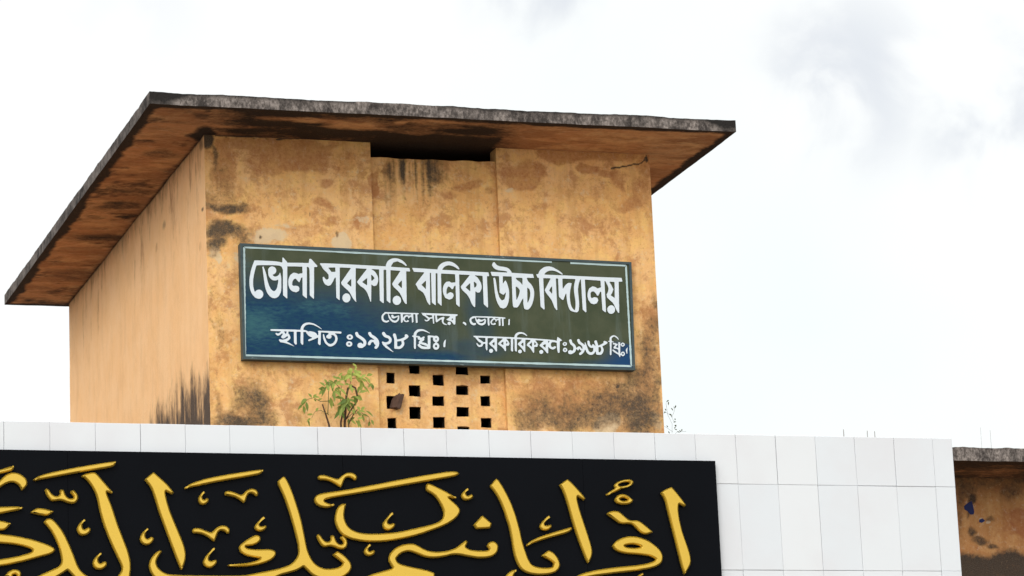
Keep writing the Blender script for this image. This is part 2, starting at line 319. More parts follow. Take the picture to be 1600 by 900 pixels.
# ------------------------------------------------------------------ stains and lettering measured on the walls (metres)
ST = {'front_g': [(6.25, 9.604, 0.076, 0.097, 1.3), (6.302, 9.436, 0.032, 0.243, 0.6), (6.361, 9.098, 0.151, 0.27, 0.42), (6.414, 8.954, 0.194, 0.054, 0.85), (6.381, 8.727, 0.227, 0.097, 0.85), (6.322, 8.619, 0.119, 0.076, 0.8), (6.61, 7.256, 0.162, 0.238, 0.72), (6.508, 7.128, 0.324, 0.086, 0.8), (6.306, 7.206, 0.065, 0.162, 0.55), (6.283, 7.866, 0.027, 0.594, 0.35), (9.497, 7.213, 0.648, 0.162, 0.66), (10.061, 7.252, 0.238, 0.248, 0.82), (9.921, 7.42, 0.324, 0.173, 0.62), (10.183, 7.741, 0.119, 0.54, 0.58), (10.242, 8.147, 0.054, 0.378, 0.5), (9.767, 7.303, 0.27, 0.162, 0.72), (9.058, 7.204, 0.238, 0.162, 0.62), (9.357, 7.351, 0.54, 0.13, 0.42), (10.075, 7.509, 0.162, 0.216, 0.6), (10.224, 7.398, 0.076, 0.324, 0.6), (7.594, 9.631, 0.162, 0.049, 0.9), (7.821, 9.549, 0.054, 0.032, 0.6), (7.006, 7.137, 0.108, 0.043, 0.3), (7.373, 7.227, 0.324, 0.14, 0.26), (7.792, 7.124, 0.162, 0.043, 0.2), (9.475, 7.354, 0.648, 0.27, 0.34), (9.84, 7.561, 0.324, 0.086, 0.3)], 'front_streak': [(8.105, 9.388, 0.302, 0.162, 0.95), (8.129, 9.257, 0.162, 0.216, 0.7), (7.865, 9.16, 0.076, 0.162, 0.4), (8.601, 9.41, 0.108, 0.108, 0.3), (9.294, 7.265, 0.594, 0.216, 0.5), (6.595, 7.294, 0.162, 0.216, 0.6)], 'front_dot': [(6.698, 8.711, 0.012, 0.017, 1.2), (7.138, 8.931, 0.01, 0.027, 0.7), (7.377, 8.764, 0.016, 0.032, 0.75), (9.865, 7.482, 0.014, 0.014, 1.3), (9.484, 7.184, 0.016, 0.014, 1.1), (6.51, 8.552, 0.016, 0.011, 1.0), (10.248, 9.558, 0.014, 0.032, 1.2)], 'front_crack': [([(6.328, 9.596), (6.569, 9.596), (6.868, 9.592), (7.25, 9.627)], 0.006), ([(9.76, 9.707), (9.983, 9.694), (10.297, 9.672)], 0.006), ([(9.91, 9.466), (10.093, 9.492), (10.203, 9.514), (10.25, 9.599)], 0.006)], 'front_r': [(9.475, 7.354, 0.702, 0.238, 0.72), (10.134, 7.511, 0.13, 0.486, 0.6), (7.344, 7.227, 0.324, 0.162, 0.34), (7.232, 9.048, 0.14, 0.076, 0.6), (7.569, 8.89, 0.119, 0.162, 0.5), (7.055, 8.786, 0.216, 0.065, 0.5), (8.119, 8.997, 0.14, 0.194, 0.5), (8.609, 8.901, 0.162, 0.13, 0.45), (9.203, 9.039, 0.162, 0.108, 0.45), (9.733, 8.943, 0.27, 0.119, 0.42), (7.871, 9.332, 0.076, 0.108, 0.6), (8.387, 9.181, 0.086, 0.054, 0.7), (6.907, 9.565, 0.702, 0.086, 0.72), (9.588, 9.629, 0.702, 0.086, 0.72), (6.367, 9.353, 0.162, 0.324, 0.7), (6.782, 9.116, 0.486, 0.162, 0.36), (8.277, 9.35, 0.54, 0.119, 0.34), (9.568, 9.229, 0.648, 0.14, 0.4), (7.47, 9.373, 0.216, 0.162, 0.5), (10.171, 9.253, 0.162, 0.216, 0.55), (7.116, 8.958, 0.378, 0.108, 0.36), (6.989, 9.466, 0.405, 0.151, 0.95), (6.681, 9.538, 0.324, 0.108, 0.85), (6.406, 9.315, 0.184, 0.205, 0.75), (7.244, 9.42, 0.162, 0.119, 0.75), (6.76, 9.331, 0.184, 0.086, 0.6), (6.383, 8.846, 0.162, 0.108, 0.35), (7.492, 9.144, 0.13, 0.108, 0.45), (7.369, 8.883, 0.216, 0.076, 0.4), (7.284, 9.239, 0.086, 0.054, 0.7), (7.038, 9.183, 0.27, 0.065, 0.35), (7.752, 9.212, 0.054, 0.097, 0.9), (8.576, 9.235, 0.13, 0.054, 0.8), (8.721, 9.485, 0.086, 0.076, 0.6), (7.911, 8.846, 0.119, 0.151, 0.35), (8.768, 9.196, 0.054, 0.065, 0.5), (9.467, 9.594, 0.281, 0.119, 1.0), (9.888, 9.607, 0.324, 0.108, 0.95), (9.041, 9.37, 0.248, 0.14, 0.95), (9.19, 9.4, 0.14, 0.097, 0.7), (9.667, 9.409, 0.119, 0.065, 0.8), (9.845, 9.369, 0.194, 0.049, 0.7), (9.961, 9.292, 0.097, 0.086, 0.6), (10.043, 9.119, 0.173, 0.076, 0.8), (9.745, 9.166, 0.324, 0.054, 0.45), (10.183, 9.478, 0.086, 0.119, 0.6), (9.308, 7.549, 0.324, 0.076, 0.4), (9.476, 7.382, 0.648, 0.13, 0.5), (10.13, 7.97, 0.086, 0.378, 0.6), (6.876, 7.438, 0.324, 0.13, 0.22), (6.629, 7.571, 0.14, 0.043, 0.4), (8.443, 7.698, 0.108, 0.108, 0.2), (6.339, 8.145, 0.054, 0.27, 0.4)], 'front_b': [(6.772, 8.73, 0.194, 0.086, 0.75), (7.403, 8.708, 0.07, 0.108, 1.0), (6.915, 8.826, 0.162, 0.038, 0.5), (6.571, 8.543, 0.108, 0.086, 0.6), (6.309, 8.534, 0.054, 0.119, 0.6), (9.73, 7.16, 0.13, 0.097, 0.85), (10.224, 7.198, 0.054, 0.184, 0.55), (6.624, 7.377, 0.108, 0.086, 0.45), (6.354, 7.125, 0.076, 0.054, 0.5), (8.311, 8.729, 0.108, 0.076, 0.25), (8.974, 9.205, 0.076, 0.022, 0.6), (7.547, 8.918, 0.14, 0.027, 0.5)], 'left_top': [(26.915, 7.417), (27.228, 7.471), (27.546, 7.527), (27.927, 7.551), (28.24, 7.559), (28.587, 7.55), (28.996, 7.551), (29.388, 7.547), (29.71, 7.456)], '_': [(27.504, 7.304, 0.59, 0.308, 1.0), (28.102, 7.338, 0.869, 0.18, 1.0), (27.156, 7.235, 0.336, 0.358, 1.0), (28.688, 7.43, 0.532, 0.08, 0.8)], 'left_g': [(27.124, 9.024, 0.049, 0.022, 0.9), (28.676, 9.256, 0.081, 0.069, 0.5), (27.122, 9.552, 0.122, 0.076, 0.5)], 'left_r': [(27.489, 9.481, 0.4, 0.22, 0.9), (28.504, 9.434, 0.534, 0.194, 0.7), (27.888, 9.388, 0.41, 0.201, 0.5), (27.254, 8.719, 0.122, 0.065, 0.6), (29.345, 9.445, 0.563, 0.094, 0.55), (30.293, 9.411, 0.536, 0.182, 0.4), (31.391, 9.46, 0.636, 0.188, 0.5), (32.559, 9.448, 0.544, 0.221, 0.4), (28.97, 9.081, 0.137, 0.052, 0.5)], 'left_b': [(26.904, 8.507, 0.095, 0.269, 0.6), (26.943, 7.631, 0.071, 0.485, 0.35)], 'soffit_g': [(5.997, 29.426, 0.259, 0.202, 0.72), (6.08, 32.106, 0.385, 0.263, 0.5), (5.986, 28.928, 0.289, 0.13, 0.6), (6.048, 30.613, 0.367, 0.169, 0.7), (6.006, 27.634, 0.221, 0.16, 0.5), (7.533, 26.779, 0.375, 0.192, 0.9), (8.053, 26.595, 0.479, 0.267, 0.6), (6.222, 26.952, 0.086, 0.268, 1.3)], 'soffit_clear': [(7.433, 26.517, 0.212, 0.132, 1.0), (5.879, 26.52, 0.159, 0.13, 1.0), (6.011, 26.75, 0.16, 0.113, 0.8), (6.99, 26.433, 0.127, 0.075, 0.8), (5.998, 31.327, 0.251, 0.352, 0.8), (9.408, 26.475, 0.635, 0.153, 0.7), (10.299, 26.639, 0.32, 0.274, 0.8), (6.015, 30.13, 0.241, 0.234, 0.6), (7.77, 26.403, 0.053, 0.056, 0.9)], 'school_g': [(13.152, 6.61, 0.108, 0.076, 0.6), (13.198, 6.552, 0.054, 0.054, 0.8), (13.547, 6.556, 0.13, 0.054, 0.35), (13.159, 6.465, 0.022, 0.13, 0.7), (13.586, 6.645, 0.162, 0.162, 0.6), (13.183, 6.221, 0.043, 0.049, 0.7), (13.047, 6.405, 0.032, 0.324, 0.45), (13.259, 6.147, 0.108, 0.043, 0.7), (13.381, 6.101, 0.065, 0.032, 0.7), (13.337, 6.321, 0.065, 0.027, 0.6), (13.724, 6.764, 0.27, 0.13, 0.7), (13.367, 6.688, 0.216, 0.022, 0.5), (13.34, 6.747, 0.486, 0.086, 0.62), (13.079, 6.638, 0.054, 0.27, 0.6)], 'school_r': [(13.651, 6.295, 0.097, 0.13, 1.0), (13.283, 6.816, 0.324, 0.076, 0.8), (13.053, 6.319, 0.054, 0.108, 0.5)], 'school_b': [(13.243, 6.338, 0.022, 0.022, 0.9), (13.317, 6.309, 0.027, 0.016, 0.9), (13.103, 6.778, 0.032, 0.016, 0.4), (13.188, 6.436, 0.016, 0.016, 0.6)]}
PAINT_POLY = [[(13.102, 6.458), (13.142, 6.488), (13.181, 6.506), (13.191, 6.465), (13.199, 6.407), (13.19, 6.384), (13.159, 6.383), (13.136, 6.412), (13.106, 6.429)], [(13.243, 6.338), (13.276, 6.35), (13.299, 6.327), (13.266, 6.309), (13.241, 6.314)]]
HOLES = [(7.786, 7.861, 7.477, 7.571), (7.779, 7.853, 7.25, 7.364), (7.782, 7.861, 7.08, 7.173), (7.989, 8.086, 7.563, 7.649), (7.982, 8.085, 7.366, 7.463), (7.978, 8.081, 7.168, 7.274), (8.198, 8.3, 7.466, 7.562), (8.19, 8.296, 7.286, 7.373), (8.186, 8.294, 7.095, 7.19), (8.408, 8.52, 7.566, 7.652), (8.405, 8.517, 7.389, 7.471), (8.402, 8.513, 7.197, 7.282), (8.405, 8.512, 7.022, 7.108), (8.626, 8.719, 7.49, 7.561), (8.621, 8.711, 7.295, 7.382), (8.617, 8.713, 7.102, 7.189)]
GLYPH = {
 'b1': '6867 8520 -2 -1 -1 -2 -1 -36 -1 -2 -2 -1 -13 1 -11 3 -17 2 -34 2 -38 1 -94 1 -30 -1 -3 -1 -2 -1 -1 -6 -12 -28 -10 -27 -10 -33 -10 -49 -3 -23 -1 -18 0 -34 3 -23 3 -15 3 -10 5 -14 8 -14 4 -7 18 -20 4 -3 3 -2 6 -1 11 -5 7 -1 6 0 7 1 6 2 5 3 6 5 6 7 3 5 3 6 2 8 0 10 -3 12 -6 10 -10 8 -7 3 -7 2 -8 -1 -7 -1 -6 -3 -6 -3 -12 -12 -2 1 -3 7 -4 14 -4 23 -1 18 1 30 2 20 6 31 8 33 9 31 6 17 2 3 9 2 21 2 74 2 8 0 35 1 21 0 16 -1 15 -1 14 -6 4 -2 9 -21 2 -9 -5 -162 1 -10 -1 -45 1 -3 27 -24 3 -2 2 0 4 1 1 4 1 59 0 10 6 199 0 5 3 2 4 0 60 2 32 0 20 0 9 0 2 -1 1 -2 -1 -29 1 -8 -1 -16 -3 -1 -6 0 -6 -1 -19 -6 -2 0 -11 5 -8 3 -12 2 -11 -1 -3 -1 -11 -7 -10 -8 -6 -7 -5 -9 -6 -14 -4 -11 -3 -20 0 -16 1 -16 5 -20 5 -12 9 -12 10 -8 13 -6 23 -5 4 1 19 11 3 1 1 4 4 21 -1 3 -7 11 -4 4 -11 3 -10 1 -17 -3 -3 1 -7 5 -2 2 -1 4 2 14 1 7 2 6 4 7 8 11 3 2 12 4 3 -2 9 -12 6 -7 10 -9 2 -1 2 1 2 2 15 35 4 4 3 1 2 0 1 -2 0 -16 -3 -135 3 -4 15 -13 14 -10 3 -2 2 1 1 1 0 4 8 266 1 4 3 1 9 -4 3 -4 3 -8 2 -22 0 -26 -5 -182 2 -4 28 -27 3 -2 3 1 2 4 1 41 1 8 3 90 1 10 2 90 1 9 1 23 1 2 2 1 18 1 3 1 2 2 3 5 0 2 -1 2 -52 58 -4 2 -12 -1 -2 -2 -6 -31 -1 -3 -2 -1 -40 -1 -8 1 -121 -3 -13 0 -2 1 -3 7 -30 34 -2 2|6693 8436 -4 -2 -2 -5 11 -105 8 -64 5 -21 7 -21 7 -14 9 -14 12 -14 10 -7 6 -3 7 -3 14 -2 11 1 9 3 7 4 7 5 7 7 7 10 8 16 4 10 3 14 3 23 2 81 -2 23 -6 27 -2 3 -3 -2 -5 -14 -5 -5 -9 -8 -6 -3 -8 -4 -9 0 -5 0 -7 4 -6 6 -1 3 1 2 10 4 9 6 6 7 4 7 2 11 0 9 -3 9 -6 9 -6 5 -9 4 -7 2 -11 -1 -9 -3 -8 -5 -7 -8 -4 -7 -3 -11 1 -10 -1 -7 2 -23 2 -8 4 -8 6 -11 6 -7 8 -7 6 -4 7 -3 11 -1 8 0 8 1 8 3 9 4 2 0 0 -1 -1 -15 -5 -27 -4 -20 -5 -12 -7 -13 -9 -8 -6 -3 -6 0 -4 1 -7 4 -11 11 -7 13 -8 16 -7 22 -6 21 -9 52 -5 20 -16 48 -3 3',
 'b2': '7853 8549 -15 -3 -11 -4 -14 -7 -11 -8 -7 -7 -9 -14 -7 -15 -4 -15 -2 -2 -148 3 -221 4 -124 2 -85 -1 -2 -2 0 -7 15 -21 3 -7 5 -8 9 -11 10 -11 9 -7 12 -12 7 -11 3 -10 0 -10 -1 -14 -3 -4 -10 -8 -4 0 -12 8 -3 5 -6 10 -1 2 -3 0 -8 -5 -2 -3 0 -5 1 -13 2 -11 8 -18 9 -14 25 -11 5 0 17 6 4 3 20 31 15 31 4 3 4 1 1 -2 1 -8 -1 -22 1 -7 -1 -23 1 -7 -1 -23 0 -7 0 -76 2 -3 19 -16 5 -3 3 0 1 1 0 4 10 279 1 2 2 0 16 1 69 -1 6 -1 1 -1 -2 -4 -85 -120 -2 -4 1 -5 1 -5 2 -7 6 -8 7 -7 15 -15 20 -16 17 -18 10 -15 19 -37 8 -11 6 -8 11 -12 3 -2 4 -1 1 2 0 1 -2 12 -1 21 1 50 -1 8 4 102 -1 11 4 87 2 2 7 0 77 -2 8 0 1 -2 -1 -3 -79 -99 -7 -10 -1 -4 5 -11 14 -16 12 -11 20 -12 9 -7 9 -10 8 -9 6 -11 7 -14 10 -28 12 -40 1 -2 3 0 3 1 1 4 7 145 0 1 2 0 8 -7 10 -5 4 -1 6 1 17 8 2 4 9 21 4 16 1 12 -1 15 -3 12 -7 15 -6 10 -9 13 -5 5 -12 9 -12 6 -1 2 5 1 58 -1 2 -2 0 -2 0 -23 -1 -25 1 -7 -1 -26 0 -7 0 -25 0 -8 -1 -25 1 -7 -1 -26 0 -7 -1 -81 1 -3 4 -4 22 -17 5 -1 3 2 1 5 1 34 0 10 3 80 -1 9 3 80 0 9 2 62 0 2 3 1 9 1 8 -1 2 -1 0 -2 0 -22 -1 -46 0 -9 -1 -45 0 -9 -1 -46 0 -8 -2 -79 1 -3 2 -2 23 -19 4 -1 3 2 1 4 11 283 2 2 1 0 80 -3 2 -2 -1 -2 -67 -99 -7 -13 -1 -5 5 -11 9 -13 16 -15 21 -20 12 -14 6 -10 10 -19 17 -41 5 -10 5 -7 10 -10 2 -1 4 0 2 1 1 2 6 283 1 3 2 0 16 0 15 1 1 1 1 1 -1 6 -5 20 -1 2 -4 1 -146 5 -12 2 -1 2 3 6 6 9 13 19 4 2 30 9 5 -1 35 -14 18 -10 17 -13 4 0 6 5 0 2 -1 2 -13 19 -13 12 -15 11 -17 8 -15 5 -21 3|7279 8447 45 2 4 -1 1 -2 0 -6 0 -29 -1 -2 -2 -1 -5 0 -25 -1 -5 1 -26 35 0 2 1 1|7645 8392 1 1 3 -1 12 -12 8 -10 2 -5 -2 -4 -10 -10 -9 -7 -4 -1 -1 1 -1 2 0 42|7602 8361 3 0 1 -3 -2 -52 0 -3 -2 -1 -3 1 -30 20 -4 4 -1 1 1 2 4 3|7463 8351 1 0 1 -1 0 -4 -2 -57 0 -3 -2 -1 -3 2 -25 20 -3 4 -1 2 3 4|7912 8351 2 -1 1 -5 -2 -54 -1 -3 -2 -1 -3 2 -16 15 -9 9 -1 3 1 2 5 6 22 24|7413 8224 -7 -3 -6 -3 -10 -9 -4 -8 -3 -6 -2 -10 0 -5 1 -9 3 -8 4 -7 6 -6 6 -4 6 -2 6 -1 8 1 8 2 6 3 10 10 4 7 3 7 2 9 0 5 -1 10 -3 8 -4 6 -6 7 -7 4 -6 2 -6 0|7863 8217 -7 -2 -7 -3 -6 -4 -8 -8 -4 -6 -3 -9 -2 -7 0 -8 2 -10 3 -7 3 -6 6 -5 6 -5 7 -2 5 -1 9 0 8 2 6 3 6 5 7 7 4 6 4 10 1 15 -1 8 -3 6 -3 6 -6 6 -6 5 -7 2 -9 2',
 'b3': '8329 8536 -15 -3 -18 -6 -14 -7 -12 -8 -11 -10 -9 -12 -6 -9 -5 -16 -1 -2 -2 -1 -210 6 -13 0 -1 -1 0 -3 9 -21 4 -9 3 -2 85 -1 3 -1 1 -1 0 -2 -2 -3 -70 -87 -7 -10 -1 -4 10 -18 12 -26 19 -11 15 -10 6 -5 7 -9 5 -9 8 -17 6 -15 5 -20 6 -14 7 -12 9 -10 3 -3 4 0 3 1 1 4 4 155 0 9 2 50 -1 9 2 53 1 2 3 2 4 -2 1 -3 -3 -255 2 -4 25 -20 4 -2 3 1 2 1 0 3 5 128 0 9 5 128 -1 9 1 2 1 2 7 1 6 -2 1 -3 -8 -253 0 -2 2 -2 26 -23 3 -1 3 0 2 2 0 3 0 15 1 30 0 7 1 31 0 7 1 32 -1 7 1 31 0 7 1 31 0 7 1 31 -1 7 2 32 0 2 2 1 8 1 105 -2 8 -1 1 -2 1 -10 0 -17 0 -33 -1 -6 -3 -2 -30 -4 -4 1 -15 9 -4 1 -21 -4 -5 -2 -12 -12 -7 -10 -5 -8 -3 -9 -3 -9 -3 -14 -1 -20 1 -9 2 -11 3 -10 5 -12 8 -17 2 -3 33 -14 4 1 23 9 3 2 2 3 12 21 -1 5 -4 17 -4 3 -17 7 -4 1 -18 -9 -6 -4 -6 -6 -2 -1 -2 4 -1 16 2 12 1 8 7 17 6 8 4 3 4 0 10 -6 8 -8 7 -9 3 -1 5 2 4 3 12 24 5 3 4 1 1 -2 1 -6 -1 -42 -1 -110 2 -4 8 -8 14 -12 4 -2 4 1 1 6 3 105 0 9 1 33 -1 8 2 33 -1 8 2 34 -1 8 1 38 1 3 3 1 62 -1 24 -1 3 -1 0 -2 -3 -3 -73 -89 -7 -9 -1 -4 6 -15 11 -16 12 -12 21 -18 12 -15 8 -13 8 -15 6 -16 4 -14 8 -17 7 -11 7 -8 6 -5 3 -1 4 1 2 4 7 133 1 2 2 -1 14 -9 3 -1 19 4 4 5 10 19 4 9 2 11 0 15 -3 15 -4 14 -9 17 -10 16 -8 10 -7 7 -15 9 -1 1 2 1 5 1 48 -2 9 -1 3 -1 1 -1 0 -11 0 -235 2 -4 24 -23 6 -5 4 0 2 1 1 3 1 13 1 258 1 2 1 2 14 1 2 1 2 2 -4 25 -1 5 -3 2 -9 0 -219 5 -183 4 -2 1 0 2 4 7 9 10 10 8 7 5 9 3 8 3 10 1 12 0 10 -2 22 -6 21 -11 23 -15 4 1 6 3 0 2 -2 4 -9 15 -5 7 -15 14 -14 10 -14 7 -18 6 -12 2|8128 8355 2 -1 1 -5 -3 -61 0 -3 -2 -1 -2 2 -13 15 -18 16 -2 3 2 2 8 8 20 19|8566 8361 1 0 3 -1 12 -10 5 -4 1 -3 -2 -9 -2 -7 -9 -13 -1 -1 -3 -1 -3 0 -2 1 -1 5 -1 39|8527 8347 2 -1 1 -4 -3 -61 0 -2 -2 -2 -2 2 -31 26 -3 4 0 1 2 3',
 'b4': '8755 8545 -6 -3 -6 -3 -6 -14 -3 -8 2 -5 7 -13 5 -7 7 -6 6 -4 8 -4 14 -4 12 -3 33 -2 35 -5 4 -1 3 -5 -1 -2 -2 -1 -143 2 -2 0 -2 -2 0 -5 3 -11 6 -17 3 -3 5 -1 53 1 1 -1 2 -1 1 -7 -1 -124 0 -11 1 -3 11 -8 7 -4 15 -6 3 0 2 2 15 18 1 1 1 -2 -1 -12 -4 -18 -11 -28 -5 -3 -16 -8 -2 2 -10 9 -7 10 -5 9 -3 11 -5 17 -7 33 -3 29 -5 50 -2 12 -3 9 -3 8 -2 2 -3 0 -8 -2 -2 -1 -1 -2 2 -38 6 -85 4 -33 3 -17 7 -29 6 -17 7 -15 16 -25 2 -2 3 -2 25 -6 12 5 15 8 12 21 7 16 6 20 4 27 2 17 1 29 0 10 -3 27 -6 26 -8 26 -11 21 -2 0 -5 -5 -8 -8 -8 -13 -1 -2 -2 1 0 6 3 54 1 2 5 0 66 1 5 -1 2 -3 -2 -204 1 -36 2 -20 1 -3 5 -7 5 -2 23 0 3 1 6 4 6 6 6 8 32 53 6 8 2 2 1 -4 -1 -33 0 -13 3 -23 2 -14 3 -3 14 -9 15 1 8 2 16 15 8 10 6 11 8 15 9 27 6 19 5 28 2 27 0 11 -3 17 -3 11 -5 13 -8 14 -8 10 -9 10 -8 7 -8 9 -6 14 -3 12 1 2 2 1 33 -1 22 1 5 1 1 2 0 3 -6 28 -3 2 -6 0 -184 5 -2 1 -2 7 -9 14 -6 6 -6 7 -10 6 -11 5 -14 3 -18 3 -28 2 -10 3 -9 3 -13 8 -17 21|8949 8409 38 1 17 -1 2 -1 1 -4 -2 -42 1 -8 -1 -2 -1 -1 -3 2 -11 14 -12 11 -17 11 -6 5 -7 11 0 2|8945 8329 3 1 7 -4 12 -9 6 -9 5 -13 -4 -18 -7 -21 -15 -32 -5 -8 -1 -1 -2 1 0 2 -1 105 1 5|9049 8324 4 -2 12 -10 2 -3 4 -17 2 -13 -1 -20 -3 -14 -4 -13 -3 -9 -9 -19 -5 -10 -2 -2 -1 2 -1 11 3 74 -1 7 2 35',
 'b5': '9248 8523 -15 -2 -16 -4 -14 -7 -11 -7 -15 -13 -8 -9 -6 -10 -8 -19 -4 -1 -13 -3 -3 -2 1 -4 9 -23 2 -2 9 -2 2 -3 4 -252 2 -4 25 -22 4 0 3 1 2 2 1 12 0 244 0 17 1 3 5 1 47 1 10 -1 2 -1 -1 -3 -40 -71 -9 -16 -5 -11 -2 -9 14 -24 26 -33 16 -23 10 -21 9 -27 6 -17 8 -13 10 -12 2 -2 4 1 2 2 1 3 0 273 1 4 2 1 12 0 3 0 1 -2 0 -11 0 -140 1 -8 1 -3 21 -21 9 -5 4 -1 2 0 3 3 24 52 2 3 2 1 1 -3 1 -27 1 -23 4 -33 7 -30 4 -11 6 -13 7 -11 7 -4 6 -3 16 -4 30 -5 4 1 9 10 5 7 2 5 5 41 1 18 0 16 -4 82 0 32 4 24 8 31 11 27 2 3 2 1 3 -2 0 -5 3 -260 1 -3 2 -3 21 -20 3 -1 5 2 2 2 1 8 0 276 0 3 2 2 10 0 127 -5 3 -1 1 -2 1 -52 0 -3 -2 -1 -24 -9 -5 -1 -3 1 -10 7 -10 5 -15 3 -9 1 -29 -17 -10 -18 -6 -16 -4 -19 -2 -19 2 -12 4 -18 4 -10 7 -10 11 -15 4 -2 25 -6 4 1 17 6 6 3 2 2 13 22 1 4 -7 20 -3 3 -21 5 -4 0 -24 -10 -2 1 -7 6 -1 4 0 31 2 4 9 11 2 1 5 1 11 0 4 -2 14 -13 12 -20 2 -2 2 0 7 1 3 3 16 30 4 3 4 0 1 -1 1 -9 2 -151 1 -2 4 -4 18 -16 3 -1 2 1 4 1 1 2 1 17 0 251 0 8 2 2 2 0 3 -2 7 -13 12 -24 5 -15 2 -11 -1 -12 -4 -13 -4 -9 -12 -23 3 -26 5 -6 41 -35 5 -6 9 -14 6 -12 13 -32 16 -28 2 -2 3 -1 4 0 3 2 1 3 1 28 0 8 2 33 -1 9 2 33 0 9 5 153 2 3 2 2 12 -1 13 2 4 0 2 2 0 3 -5 25 -1 3 -1 1 -17 1 -110 0 -146 1 -275 4 -105 0 -57 1 -2 2 1 3 10 11 12 8 9 5 10 4 8 2 10 1 17 1 21 -4 10 -3 11 -4 38 -21 6 -1 4 1 2 1 -1 4 -6 7 -13 12 -20 14 -29 15 -11 6 -20 8 -19 3|9378 8415 16 1 88 -1 10 0 2 -2 -12 -41 -5 -27 -1 -33 0 -12 8 -73 1 -25 -1 -26 -3 -18 -4 -13 -3 -6 -2 -2 -1 0 -2 1 -9 10 -6 9 -6 10 -4 12 -3 12 -4 31 -1 23 1 25 4 29 3 18 11 40 4 19 -1 1 -3 1 -14 3 -13 -1 -10 -5 -11 -8 -6 -6 -11 -14 -12 -18 -2 -2 -1 2 -1 12 1 60 0 11|9813 8401 6 1 34 -1 2 -1 1 -2 -5 -135 -2 -3 -3 1 -24 15 -5 3 -1 2 1 2 8 11 7 12 11 28 -1 4 -13 29 -17 30 0 2|9274 8342 1 -1 1 -2 0 -22 -2 -34 -1 -3 -1 -1 -4 3 -17 21 -2 5 2 3 16 23|9810 8191 -7 -2 -6 -3 -7 -5 -5 -5 -4 -7 -4 -7 -1 -7 -1 -8 1 -6 2 -7 3 -6 6 -7 6 -5 5 -2 9 -1 7 0 7 1 7 4 5 3 6 6 4 5 4 8 3 14 -1 9 -2 6 -4 8 -6 6 -5 4 -8 3 -6 1',
 'b6': '7752 8071 -2 -1 -1 -5 -15 -12 -7 -9 -5 -11 -2 -11 1 -9 1 -8 3 -8 3 -6 4 -4 5 -4 12 -5 13 -2 8 1 6 3 12 6 2 3 1 2 0 3 -1 4 -5 2 -4 -1 -14 -5 -9 1 -11 5 -4 7 -3 11 0 9 2 6 6 9 12 11 4 2 14 -1 2 -1 0 -6 3 -17 3 -10 7 -14 10 -13 8 -6 8 -5 9 -3 11 -1 10 1 10 5 9 7 7 9 5 10 2 15 0 10 -2 8 -2 2 -3 0 -26 -9 -7 -2 -5 0 -3 0 -2 2 -3 9 -4 3 -3 2 -3 0 -4 -2 -4 -2 -2 -4 -1 -4 2 -12 4 -7 3 -2 4 -2 10 -1 8 2 11 5 14 8 3 0 0 -3 -4 -12 -4 -8 -4 -3 -6 -4 -6 -2 -4 0 -8 2 -7 3 -5 3 -5 4 -15 23 -11 19 0 3 3 1 18 0 11 0 71 2 1 -2 0 -2 1 -60 1 -13 2 -2 1 -1 8 4 6 5 1 4 1 11 1 3 9 -12 6 -4 5 -2 12 -1 5 1 7 1 5 3 2 4 1 4 -2 4 -3 3 -3 1 -5 -1 -3 -1 -5 -5 -4 -1 -3 1 -4 3 -4 7 0 3 1 5 5 9 7 7 5 2 4 0 4 -3 2 -4 0 -8 2 -2 2 -1 4 1 2 1 7 10 3 2 6 1 5 -2 1 -3 1 -44 1 -1 1 -1 3 1 9 6 2 4 0 63 1 1 2 1 12 0 2 -1 0 -3 2 -71 1 -2 3 0 11 2 2 1 1 2 0 9 -1 59 2 3 7 2 5 4 0 2 -1 2 -4 3 -15 1 -91 0|7915 8057 11 0 9 0 50 0 3 0 0 -2 1 -6 -1 -2 -1 -1 -11 -1 -9 -4 -8 5 -8 2 -5 0 -9 -3 -8 -5 -6 -6 -4 -7 -4 -9 -2 -2 0 3 -1 17 1 15 0 4',
 'b7': '8078 8073 -2 -1 1 -2 8 -7 0 -7 2 -3 26 -15 22 -18 0 -3 -2 -3 -4 -2 -5 -2 -4 0 -10 5 -3 0 -1 -2 -2 -2 1 -3 6 -7 5 -3 4 -1 5 -1 10 3 5 3 6 4 5 6 5 9 5 1 13 2 2 -1 1 -3 3 -39 1 -1 2 -1 5 0 2 1 2 3 0 17 0 9 1 40 2 2 4 1 2 -1 0 -2 3 -47 1 -5 2 -3 6 -3 5 1 26 20 9 5 5 1 1 -2 0 -15 1 -5 2 -7 3 -5 5 -5 6 -4 12 -4 8 -2 10 2 2 1 1 3 -1 1 -11 4 -11 6 -6 4 -3 5 -1 6 1 9 2 6 6 14 0 3 0 5 -2 4 -4 2 -5 0 -22 -8 -14 -7 -15 -12 -2 2 0 5 -2 21 0 5 4 2 110 -2 1 -1 -2 -4 -12 -11 -19 -14 -1 -1 0 -2 2 -2 7 -3 38 -12 12 -16 8 -8 4 -2 2 1 5 3 3 4 2 12 3 55 3 2 10 1 3 3 4 6 -1 3 -3 5 -1 1 -3 0|8122 8054 5 0 44 -2 2 -1 1 -2 0 -10 -1 -1 -3 -1 -21 -3 -3 1 -23 17 -2 1|8356 8030 3 0 1 -2 0 -8 -1 -2 -1 -1 -7 4 -2 2 1 3|8324 8002 -7 -3 -4 -4 -3 -6 -1 -7 2 -6 5 -4 6 -2 7 0 5 2 5 5 2 6 1 5 -3 7 -4 5 -4 1',
 'b8': '8454 8004 -4 -1 -2 -4 -1 -5 1 -4 23 -18 4 -2 2 1 2 3 2 8 -1 6 -2 5 -6 5 -10 6 -4 1',
